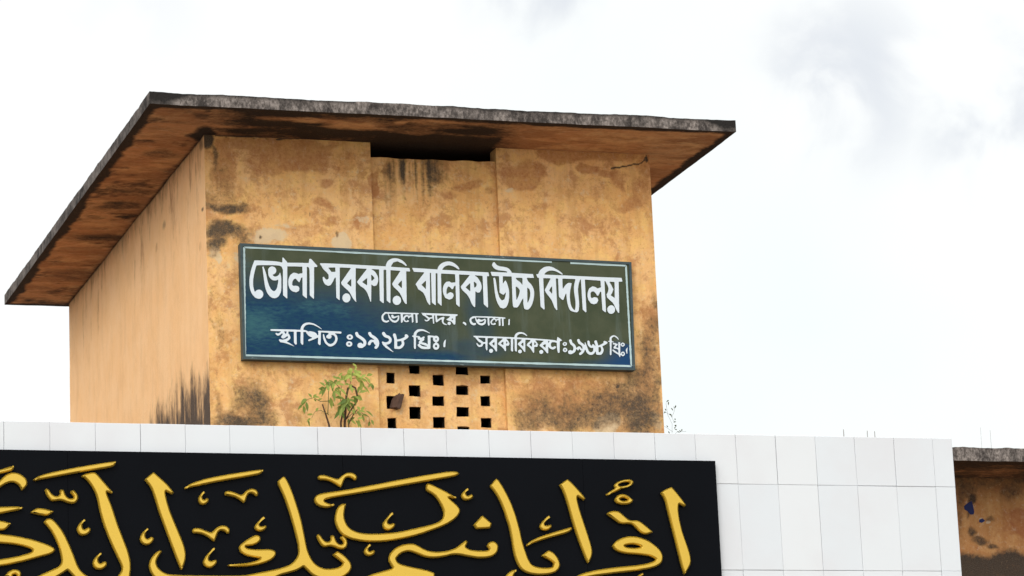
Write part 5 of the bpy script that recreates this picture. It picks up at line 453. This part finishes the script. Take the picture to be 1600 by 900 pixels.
# ------------------------------------------------------------------ stair house
house = thing('stair_house', ((XL + XR) / 2, YF, ZR), 'stained ochre plaster stair house with a wide flat concrete roof, standing on the school roof', 'building')
xs0, xs1 = 7.697, 8.842                                # recessed middle bay
YRC = YF + .05
def front_masks(x, z):
    g = blob_mask(x, z, ST['front_g'], .10, 5.)
    streak = fbm(x * 34, z * 1.3, 5, .62)
    g2 = blob_mask(x, z, ST['front_streak'], .05, 6.) * np.clip(.42 + (streak - .40) * 2.4, 0, 1.2)
    g = np.maximum(g, g2)
    g = np.maximum(g, blob_mask(x, z, ST['front_dot'], .006, 30.))
    for (pts, w) in ST['front_crack']:
        for (ax, az), (bx, bz) in zip(pts[:-1], pts[1:]):
            t = np.clip(((x - ax) * (bx - ax) + (z - az) * (bz - az)) / ((bx - ax) ** 2 + (bz - az) ** 2), 0, 1)
            wob = .012 * (fbm(x * 14, z * 14, 3) - .5) * 2
            d = np.hypot(x - ax - t * (bx - ax), z - az - t * (bz - az) + wob)
            g = np.maximum(g, 1.1 * np.clip(1.6 - d / w, 0, 1))
    r = blob_mask(x, z, ST['front_r'], .13, 3.2)
    r = np.maximum(r, .30 * fbm(x * 2.1, z * 2.1, 4) + .12)
    b = blob_mask(x, z, ST['front_b'], .07, 6.)
    return np.stack([r, g, b], 1)
V = []; F = []; S = []; Mi = []
def put(P, q, st, mi):
    i0 = sum(len(a) for a in V); V.append(np.asarray(P, float)); F.extend((np.asarray(q) + i0).tolist()); S.append(st); Mi.extend([mi] * len(q))
for a, c in ((XL, xs0), (xs1, XR)):
    u, z, q = panel(a, c, ZR, ZS)
    bul = (fbm(u * 1.7, z * 1.7, 3) - .5) * .012
    edge = np.minimum(np.abs(u - a), np.abs(u - c)); bul *= np.clip(edge / .1, 0, 1)
    put(np.stack([u, YF + bul, z], 1), q, front_masks(u, z), 0)
# returns of the recess
for xx, fl in ((xs0, 1), (xs1, 0)):
    P = [(xx, YF, ZR), (xx, YF + .17, ZR), (xx, YF + .17, ZS), (xx, YF, ZS)]
    put(P if fl else P[::-1], [(0, 1, 2, 3)], np.full((4, 3), .25), 0)
# left wall, with its own mould, rain streaks and painted eave shade
yy, z, q = panel(YF, YB, ZR, ZS, su=.03, sz=.014)
stk = fbm(yy * 8, z * .8, 6, .7)
ft = ST['left_top']; top = np.interp(yy, [q_[0] for q_ in ft], [q_[1] for q_ in ft], right=6.0)
top = top + (fbm(yy * 15, yy * 0 + 4, 6, .8) - .5) * .34 + (fbm(yy * 5, z * 4, 5) - .5) * .5
g = np.clip((top - .02 - z) / .55 + .52, 0, 1.2) * np.clip(.90 + (stk - .42) * 2.2, .2, 1.2)
g = np.maximum(g, blob_mask(yy, z, ST['left_g'], .08, 3.))
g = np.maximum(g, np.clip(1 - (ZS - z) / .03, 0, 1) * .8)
g = np.maximum(g, .42 * np.clip(1 - (ZS - z) / (.10 + .35 * fbm(yy * 2.2, yy * 0 + 8, 4)), 0, 1))  # dust stain plus painted shade close under the eave
r = blob_mask(yy, z, ST['left_r'], .10, 2.) * np.clip(.45 + (fbm(yy * 12, z * 1.2, 5, .65) - .45) * 2.2, 0, 1.1)
r = np.maximum(r, np.clip((fbm(yy * 5.2, z * .9, 6, .65) - .50) * 3.2, 0, .5) * np.clip((z - 8.0) / 1.2, .1, 1))
bul = (fbm(yy * 1.1, z * 1.4, 3) - .5) * .02 * np.clip((yy - YF) / .3, 0, 1)
put(np.stack([XL + bul, yy, z], 1), q[:, ::-1], np.stack([r, g, blob_mask(yy, z, ST['left_b'], .05, 4.)], 1), 1)
put([(XR, YF, ZR), (XR, YB, ZR), (XR, YB, ZS), (XR, YF, ZS)], [(0, 1, 2, 3)], np.full((4, 3), .2), 1)
put([(XR, YB, ZR), (XL, YB, ZR), (XL, YB, ZS), (XR, YB, ZS)], [(0, 1, 2, 3)], np.full((4, 3), .2), 1)
mesh_obj('wall', np.concatenate(V), F, None, house, attrs={'stain_lighting': np.concatenate(S)}, mats=[M_front, M_side], fmat=Mi)
# recessed bay: plaster screen with lattice holes below and an open slot above
SLOT = 9.478
u, z, q = panel(xs0, xs1, ZR, SLOT, HOLES)
topw = np.abs(z - SLOT) < 1e-4
zz = z + np.where(topw, .010 * (fbm(u * 7, u * 0 + 2, 4) - .5) * 2 + .012 * np.clip((u - 8.3) / .5, 0, 1), 0)
def chip(P):
    P = np.array(P, float); x_, z_ = P[:, 0], P[:, 2]; ok = (x_ > xs0 + .05) & (x_ < xs1 - .05) & (z_ < 7.75) & (z_ > ZR + .02)
    P[:, 0] += ok * (fbm(x_ * 19, z_ * 19, 3) - .5) * .011; P[:, 2] += ok * (fbm(x_ * 19 + 60, z_ * 19, 3) - .5) * .011
    return P
V = [chip(np.stack([u, np.full_like(u, YRC), zz], 1))]; F = q.tolist(); Mi = [0] * len(q); S = [front_masks(u, z)]
def bayq(P, mi):
    i0 = sum(len(a) for a in V); V.append(chip(P)); F.append([i0, i0 + 1, i0 + 2, i0 + 3]); S.append(np.full((4, 3), .2)); Mi.append(mi)
DJ = .11
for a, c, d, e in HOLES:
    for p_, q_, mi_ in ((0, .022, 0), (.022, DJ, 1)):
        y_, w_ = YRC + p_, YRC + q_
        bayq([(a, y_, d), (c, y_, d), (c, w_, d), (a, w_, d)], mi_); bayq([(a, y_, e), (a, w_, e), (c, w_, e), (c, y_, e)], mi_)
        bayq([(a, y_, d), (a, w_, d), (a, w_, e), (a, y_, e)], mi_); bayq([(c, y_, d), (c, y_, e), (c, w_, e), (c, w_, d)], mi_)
n_ = 40; ux = np.linspace(xs0, xs1, n_)
for k in range(n_ - 1):
    h = [SLOT + .010 * (fbm(np.array([x * 7.]), np.array([2.]), 4)[0] - .5) * 2 + .012 * min(1, max(0, (x - 8.3) / .5)) for x in (ux[k], ux[k + 1])]
    bayq([(ux[k], YRC, h[0]), (ux[k + 1], YRC, h[1]), (ux[k + 1], YRC + .12, h[1]), (ux[k], YRC + .12, h[0])], 0)
mesh_obj('lattice_screen', np.concatenate(V), F, None, house, attrs={'stain_lighting': np.concatenate(S)}, mats=[M_front, M_dark], fmat=Mi)
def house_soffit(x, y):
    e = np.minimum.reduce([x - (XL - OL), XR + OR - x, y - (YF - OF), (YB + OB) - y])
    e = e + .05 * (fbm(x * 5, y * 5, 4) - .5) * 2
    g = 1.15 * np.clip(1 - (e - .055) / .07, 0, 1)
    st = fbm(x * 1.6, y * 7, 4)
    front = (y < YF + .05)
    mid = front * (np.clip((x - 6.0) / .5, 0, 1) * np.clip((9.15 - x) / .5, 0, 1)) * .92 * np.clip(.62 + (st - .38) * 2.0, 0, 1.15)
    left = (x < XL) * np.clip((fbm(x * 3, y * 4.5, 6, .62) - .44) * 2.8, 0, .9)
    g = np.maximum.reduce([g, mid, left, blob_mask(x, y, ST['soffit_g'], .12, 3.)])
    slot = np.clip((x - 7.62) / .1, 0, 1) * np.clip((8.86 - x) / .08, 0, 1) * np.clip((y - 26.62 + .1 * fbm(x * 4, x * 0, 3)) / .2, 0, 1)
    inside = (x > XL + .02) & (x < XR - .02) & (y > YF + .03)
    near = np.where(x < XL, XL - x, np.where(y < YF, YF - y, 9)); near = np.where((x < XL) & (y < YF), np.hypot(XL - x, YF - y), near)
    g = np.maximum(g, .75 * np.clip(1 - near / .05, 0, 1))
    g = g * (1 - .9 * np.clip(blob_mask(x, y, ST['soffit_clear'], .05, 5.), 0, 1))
    g = np.maximum.reduce([g, 1.25 * slot, 1.6 * inside])  # soffit by the slot and ceiling inside painted black as shade
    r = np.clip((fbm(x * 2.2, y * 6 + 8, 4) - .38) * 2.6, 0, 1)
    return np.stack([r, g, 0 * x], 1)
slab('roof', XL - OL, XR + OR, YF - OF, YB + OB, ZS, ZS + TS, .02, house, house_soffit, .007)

# broken brick stuck in one lattice hole
bm = bmesh.new(); bmesh.ops.create_cube(bm, size=1.0)
bmesh.ops.subdivide_edges(bm, edges=bm.edges[:], cuts=3, use_grid_fill=True)
for v in bm.verts:
    c = Vector((v.co.x * .042, v.co.y * .10, v.co.z * .135)); k = vnoise(np.array([c.x * 60 + 5]), np.array([c.z * 60 + c.y * 31]))[0] - .5
    if v.co.z > .3 and v.co.x < 0: c.z -= .03 * (-v.co.x * 2)
    v.co = c + c.normalized() * k * .016
me = bpy.data.meshes.new('brick_fragment'); bm.to_mesh(me); bm.free(); me.materials.append(M_brick)
brick = link(bpy.data.objects.new('brick_fragment', me)); brick.location = (7.868, 27.035, 7.318); brick.rotation_euler = (R(8), R(16), R(24))
brick['label'] = 'grimy broken brick wedged askew in a lattice hole below the green signboard'; brick['category'] = 'brick'

# ------------------------------------------------------------------ painted signboard
sign = thing('school_signboard', (8.245, 26.98, 7.61), 'long weathered green and blue signboard with white Bengali lettering, fixed to the ochre wall', 'signboard')
SQ = [(6.499, 7.626), (10.006, 7.612), (10.023, 8.586), (6.498, 8.632)]    # the board is a little out of square
def bil(s, t):
    (ax, az), (bx, bz), (cx, cz), (dx, dz) = SQ
    return (ax * (1 - s) + bx * s) * (1 - t) + (dx * (1 - s) + cx * s) * t, (az * (1 - s) + bz * s) * (1 - t) + (dz * (1 - s) + cz * s) * t
s_ = np.linspace(.004, .996, 420); t_ = np.linspace(.012, .988, 130); A, B = np.meshgrid(s_, t_); A, B = A.ravel(), B.ravel()
px_, pz_ = bil(A, B)
wave = .004 * (fbm(px_ * 1.3, pz_ * 1.3, 2) - .5) * 2
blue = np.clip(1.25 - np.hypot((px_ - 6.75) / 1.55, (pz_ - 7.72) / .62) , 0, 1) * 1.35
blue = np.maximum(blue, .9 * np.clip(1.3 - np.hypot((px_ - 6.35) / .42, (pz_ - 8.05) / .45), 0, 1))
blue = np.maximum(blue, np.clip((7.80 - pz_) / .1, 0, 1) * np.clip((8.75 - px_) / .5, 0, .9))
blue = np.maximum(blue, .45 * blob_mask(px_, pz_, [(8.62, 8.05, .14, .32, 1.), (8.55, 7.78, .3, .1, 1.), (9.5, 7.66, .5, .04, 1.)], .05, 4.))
str_ = .8 * np.clip(1.3 - np.hypot((px_ - 6.62) / .32, (pz_ - 7.93) / .22), 0, 1) + .55 * blob_mask(px_, pz_, [(7.2, 8.08, .35, .1, 1), (7.9, 7.9, .2, .12, .7), (6.6, 8.45, .1, .1, .8)], .08, 4.)
corner = np.clip((7.885 - pz_ + .25 * np.clip(9.85 - px_, -1, 0)) / .02, 0, 1) * np.clip((px_ - 9.45 - (pz_ - 7.62) * .9) / .45, 0, 1)  # corner reflection of the glossy board, put into its colour
V = np.stack([px_, np.full_like(px_, 26.925) + 0 * wave, pz_], 1)
nu = len(s_); I, J = np.meshgrid(np.arange(len(t_) - 1), np.arange(nu - 1), indexing='ij'); k = (I * nu + J).ravel()
mesh_obj('panel', V, np.stack([k, k + 1, k + nu + 1, k + nu], 1).tolist(), M_sign, sign, attrs={'stain_lighting': np.stack([blue, str_, corner], 1)})
# folded sheet-metal frame
mb = MB(); fw = .022
def inset(d):
    w, h = 3.51, .99
    return [bil(a, c) for a, c in ((d / w, d / h), (1 - d / w, d / h), (1 - d / w, 1 - d / h), (d / w, 1 - d / h))]
o_, i_ = inset(0), inset(fw)
for k in range(4):
    a, c = o_[k], o_[(k + 1) % 4]; a2, c2 = i_[k], i_[(k + 1) % 4]
    mb.quad((a[0], 26.914, a[1]), (c[0], 26.914, c[1]), (c2[0], 26.914, c2[1]), (a2[0], 26.914, a2[1]))
    mb.quad((a[0], 26.992, a[1]), (c[0], 26.992, c[1]), (c[0], 26.914, c[1]), (a[0], 26.914, a[1]))
    mb.quad((a2[0], 26.914, a2[1]), (c2[0], 26.914, c2[1]), (c2[0], 26.930, c2[1]), (a2[0], 26.930, a2[1]))
mb.quad(*[(p[0], 26.992, p[1]) for p in (o_[1], o_[0], o_[3], o_[2])])
mb.build('frame', M_frame, sign)
# thin painted border
mb = MB(); BQ = [(6.505, 7.661), (9.982, 7.650), (9.980, 8.554), (6.520, 8.600)]; BQ = [(x + (.014 if k in (0, 3) else -.008), z) for k, (x, z) in enumerate(BQ)]
for k in range(4):
    a, c = np.array(BQ[k]), np.array(BQ[(k + 1) % 4]); d = (c - a) / np.linalg.norm(c - a); nn = np.array((-d[1], d[0])); N = 60
    for j in range(N):
        if k == 2 and 8 < j < 12: continue               # flaked gap by the top right corner
        p = [a + (c - a) * t for t in (j / N, (j + 1) / N)]; w = [.0085 * (.75 + .5 * vnoise(np.array([t * 23. + k * 9]), np.array([1.5]))[0]) for t in (j, j + 1)]
        mb.quad(*[(v[0], 26.922, v[1]) for v in (p[0] - nn * w[0], p[1] - nn * w[1], p[1] + nn * w[1], p[0] + nn * w[0])])
mb.build('border_line', M_line, sign)

# ------------------------------------------------------------------ lettering: outlines in millimetres (x, z)
def outline(s):
    out = []
    for c in s.split('|'):
        v = list(map(int, c.split())); x, z = 0, 0; P = []
        for k in range(0, len(v), 2):
            x += v[k]; z += v[k + 1]; P.append((x / 1000, z / 1000))
        out.append(P)
    return out
pend = []
def letters(keys, name, y, m, parent, extrude, bevel, thin=0.):
    cu = bpy.data.curves.new(name, 'CURVE'); cu.dimensions = '2D'; cu.fill_mode = 'BOTH'; cu.extrude = extrude; cu.bevel_depth = bevel; cu.offset = -(bevel + thin); cu.bevel_resolution = 0
    for kk in keys:
        for P in outline(GLYPH[kk]):
            sp = cu.splines.new('POLY'); sp.points.add(len(P) - 1); sp.use_cyclic_u = True
            for q, (x, z) in zip(sp.points, P): q.co = (x, z, 0, 1)
    o = bpy.data.objects.new(name, cu); COL.objects.link(o); pend.append((o, name, y, m, parent))
for keys, name in (('b1', 'painted_word'), ('b2', 'painted_word'), ('b3', 'painted_word'), ('b4', 'painted_word'), ('b5', 'painted_word'), ('b6', 'painted_word'), ('b7', 'painted_word'), ('b8', 'punctuation_mark'),
                   ('b9', 'painted_word'), ('b10', 'punctuation_mark'), ('b11', 'painted_word'), ('b12', 'punctuation_mark'), ('b13', 'painted_number'), ('b17', 'painted_word'), ('b19', 'punctuation_mark'),
                   ('b20', 'painted_word'), ('b21', 'punctuation_mark'), ('b22', 'painted_number'), ('b26', 'painted_word'), ('b28', 'punctuation_mark')):
    letters(keys.split(), name, 26.920, M_white, sign, .0015, 0., .0010 if keys in ('b1', 'b2', 'b3', 'b4', 'b5') else .0014)

# ------------------------------------------------------------------ gate wall clad in white tile
gate = thing('gate_wall', (6.0, YG, 0), 'broad white wall clad in glossy rectangular tiles, in front of the school', 'wall')
mb = MB(); mb.box(.86, XG - .012, YG + .012, YG + .40, 0, ZG - .012); mb.build('core', M_grout, gate)
V = []; F = []; T = []
X0 = 3.9144; cols = [X0 + .3048 * i for i in range(-10, 22)]; cols = [c for c in cols if c < XG - .02] + [XG]
rows = [ZG, 5.6425, 5.0316] + [5.0316 - .61 * i for i in range(1, 9)]; rows = [r_ for r_ in rows if r_ > .1] + [0]
def tile(x0, x1, z0, z1, tone, grime):
    g = [random.choice((.0003, .0004, .0006, .0009, .0015)) for _ in range(4)]; y = YG + random.uniform(-.0012, .0012); ty = random.uniform(-.0016, .0016); tz = random.uniform(-.0016, .0016)
    x0 += g[0]; x1 -= g[1]; z0 += g[2]; z1 -= g[3]; e = .0025
    o = [(x0, z0), (x1, z0), (x1, z1), (x0, z1)]; n4 = [(x0 + e, z0 + e), (x1 - e, z0 + e), (x1 - e, z1 - e), (x0 + e, z1 - e)]
    sg = ((-1, -1), (1, -1), (1, 1), (-1, 1)); i = len(V)
    for (px, pz), (sx, sz) in zip(n4, sg): V.append((px, y + sx * ty + sz * tz, pz))
    for (px, pz), (sx, sz) in zip(o, sg): V.append((px, y + sx * ty + sz * tz + e, pz))
    for (px, pz) in o: V.append((px, YG + .014, pz))
    F.append((i, i + 1, i + 2, i + 3))
    for k in range(4):
        j = (k + 1) % 4; F.append((i + 4 + k, i + 4 + j, i + j, i + k)); F.append((i + 8 + k, i + 8 + j, i + 4 + j, i + 4 + k))
    for k in range(12): T.append((tone, grime if k in (2, 3, 6, 7, 10, 11) else 0., 0))
for a, c in zip(cols[:-1], cols[1:]):
    for k in range(len(rows) - 1):
        tile(a, c, rows[k + 1], rows[k], random.uniform(.2, 1) if c > 8.5 else random.uniform(.5, 1), random.uniform(.0, .55) if k == 0 and a > 8.9 else 0)
mesh_obj('tile_cladding', V, F, M_tile, gate, attrs={'tone': np.array(T, np.float32)})
V = []; F = []; T = []
for a, c in zip(cols[:-1], cols[1:]):
    i = len(V); V += [(a + .001, YG + .016, ZG - .003), (c - .001, YG + .016, ZG - .003), (c - .001, YG + .41, ZG - .003), (a + .001, YG + .41, ZG - .003),
                      (a + .001, YG + .016, ZG - .0125), (c - .001, YG + .016, ZG - .0125), (c - .001, YG + .41, ZG - .0125), (a + .001, YG + .41, ZG - .0125)]
    F += [(i, i + 1, i + 2, i + 3), (i, i + 4, i + 5, i + 1), (i + 2, i + 6, i + 7, i + 3)]; T += [(random.random(), .3, 0)] * 8
mesh_obj('coping_tile', V, F, M_tile, gate, attrs={'tone': np.array(T, np.float32)})

# ------------------------------------------------------------------ black panel with gold calligraphy
YP = YG - .05
cal = thing('calligraphy_panel', (5.2, YG, 3.6), 'glossy black panel with raised gold Arabic calligraphy, mounted on the white tiled wall', 'sign')
mb = MB()
PX = [1.2, 4.02, 5.90, 7.62, 8.609]
for k in range(4):
    mb.box(PX[k] + (.001 if k else 0), PX[k + 1] - (.001 if k < 3 else 0), YP + .0012 * (k % 2), YG - .004, 3.6, 5.797)
mb.build('backing_sheet', M_black, cal)
for kk in sorted(q for q in GLYPH if q[0] == 'g'):
    letters([kk], 'gold_mark' if kk in GMARKS else 'gold_letter', YP - .019, M_gold, cal, .008, .011)

bpy.context.view_layer.update()
dg = bpy.context.evaluated_depsgraph_get()
for o, name, y, m_, parent in pend:
    me = bpy.data.meshes.new_from_object(o.evaluated_get(dg)); off = root_of(parent)
    co_ = np.empty(len(me.vertices) * 3, np.float32); me.vertices.foreach_get('co', co_); co_ = co_.reshape(-1, 3)
    W_ = np.stack([co_[:, 0], y - co_[:, 2], co_[:, 1]], 1) - np.array(off)
    me.vertices.foreach_set('co', W_.astype(np.float32).ravel()); me.materials.clear(); me.materials.append(m_); me.update()
    cu = o.data; bpy.data.objects.remove(o); bpy.data.curves.remove(cu)
    me.name = name; link(bpy.data.objects.new(name, me), parent)

# ------------------------------------------------------------------ sapling growing on the roof ledge
def leaf(mb, tones, p, d, length, width, droop, tone):
    p = Vector(p); d = Vector(d).normalized(); side = d.cross(Vector((0, -1, .35))); side = side.normalized() if side.length > .05 else Vector((1, 0, 0)); nrm = side.cross(d)
    prof = ((0, .06), (.18, .62), (.42, 1.), (.68, .78), (.88, .34), (1, .02)); i = len(mb.v)
    for t, w in prof:
        c = p + d * (length * t) + Vector((0, 0, -1)) * (droop * length * t * t) 
        mb.v += [tuple(c - side * (width * w * .5) + nrm * (.18 * width * w)), tuple(c), tuple(c + side * (width * w * .5) + nrm * (.18 * width * w))]
    for k in range(len(prof) - 1):
        for j in (0, 1): mb.f.append((i + 3 * k + j, i + 3 * k + j + 1, i + 3 * k + 4 + j, i + 3 * k + 3 + j)); mb.m.append(0)
    tones += [(tone, 0, 0)] * (3 * len(prof))
YB_ = 26.62
plant = thing('sapling', (7.30, YB_, ZR), 'leafy green sapling with bare brown stems growing on the roof ledge before the ochre wall', 'plant')
st = MB(); stg = MB(); lv = MB(); tones = []
P3 = lambda x, z, j=0.: (x, YB_ + j, z)
for pts, r_, dry in SAPLING_STEMS:
    j = random.uniform(-.06, .06)
    path = [P3(x, z, j + .02 * math.sin(k * 1.7)) for k, (x, z) in enumerate(pts)]
    rr = [r_ * (1 - .45 * k / max(1, len(path) - 1)) for k in range(len(path))]
    (st if dry else stg).tube(path, rr)
for (x, z, n_l, spread, tone, ang, dr, ln) in SAPLING_LEAVES:
    for k in range(n_l):
        a = R(ang) + (k - (n_l - 1) / 2) * R(spread) / max(1, n_l - 1) + random.uniform(-.25, .25)
        dv = (math.cos(a), random.uniform(-.55, .35), math.sin(a))
        s0 = P3(x + random.uniform(-.012, .012), z + random.uniform(-.012, .012), random.uniform(-.08, .05))
        leaf(lv, tones, s0, dv, ln * random.uniform(.65, 1.1), ln * random.uniform(.30, .42), .55 * dr * random.uniform(.4, 1.3), min(1, max(0, tone + random.uniform(-.25, .25))))
st.build('dry_stem', M_bark, plant, True); stg.build('green_stem', M_gstem, plant, True)
mesh_obj('foliage', lv.v, lv.f, M_leaf, plant, True, attrs={'tone': np.array(tones, np.float32)})

weed = thing('wispy_weed', (10.205, YB_, ZR), 'thin wispy weed with tiny dark leaves beside the right corner of the stair house', 'plant')
st = MB(); lv = MB(); tones = []
for pts in WEED_STEMS: st.tube([P3(x, z, .03 * k) for k, (x, z) in enumerate(pts)], [.0010] * len(pts), 5)
for (x, z) in WEED_LEAVES:
    for k in range(1 + (random.random() < .4)):
        a = random.uniform(0, 2 * math.pi); leaf(lv, tones, P3(x + random.uniform(-.008, .008), z + random.uniform(-.008, .008), random.uniform(-.03, .05)), (math.cos(a), random.uniform(-.4, .4), math.sin(a)), 0.028, .011, .2, random.random())
st.build('stem', M_twig, weed, True); mesh_obj('foliage', lv.v, lv.f, M_wleaf, weed, True, attrs={'tone': np.array(tones, np.float32)})

# ------------------------------------------------------------------ starter bars left standing on the roof
RODLAB = ['leftmost of the thin rusty starter rods standing on the roof behind the white wall', 'middle rod of the close trio of starter rods above the white wall', 'right rod of the close trio of starter rods above the white wall',
          'faint thin rod above the dark roof edge, next to the white wall', 'faint thin rod above the dark roof edge, farthest right of all rods']
for (x, top, lean, r_), lab in zip(RODS, RODLAB):
    o = MB(); n_ = 14
    o.tube([(x + lean * k / n_, 29.0, ZR + (top - ZR) * k / n_) for k in range(n_ + 1)], [r_ * (1 + .12 * (k % 2)) for k in range(n_ + 1)], 6)
    o.v = [(a - x, b_ - 29.0, c_ - ZR) for a, b_, c_ in o.v]
    ob = o.build('starter_rod', M_rust, None); ob.location = (x, 29.0, ZR); ob['label'] = lab; ob['category'] = 'metal rod'; ob['group'] = 'starter rods on the school roof'
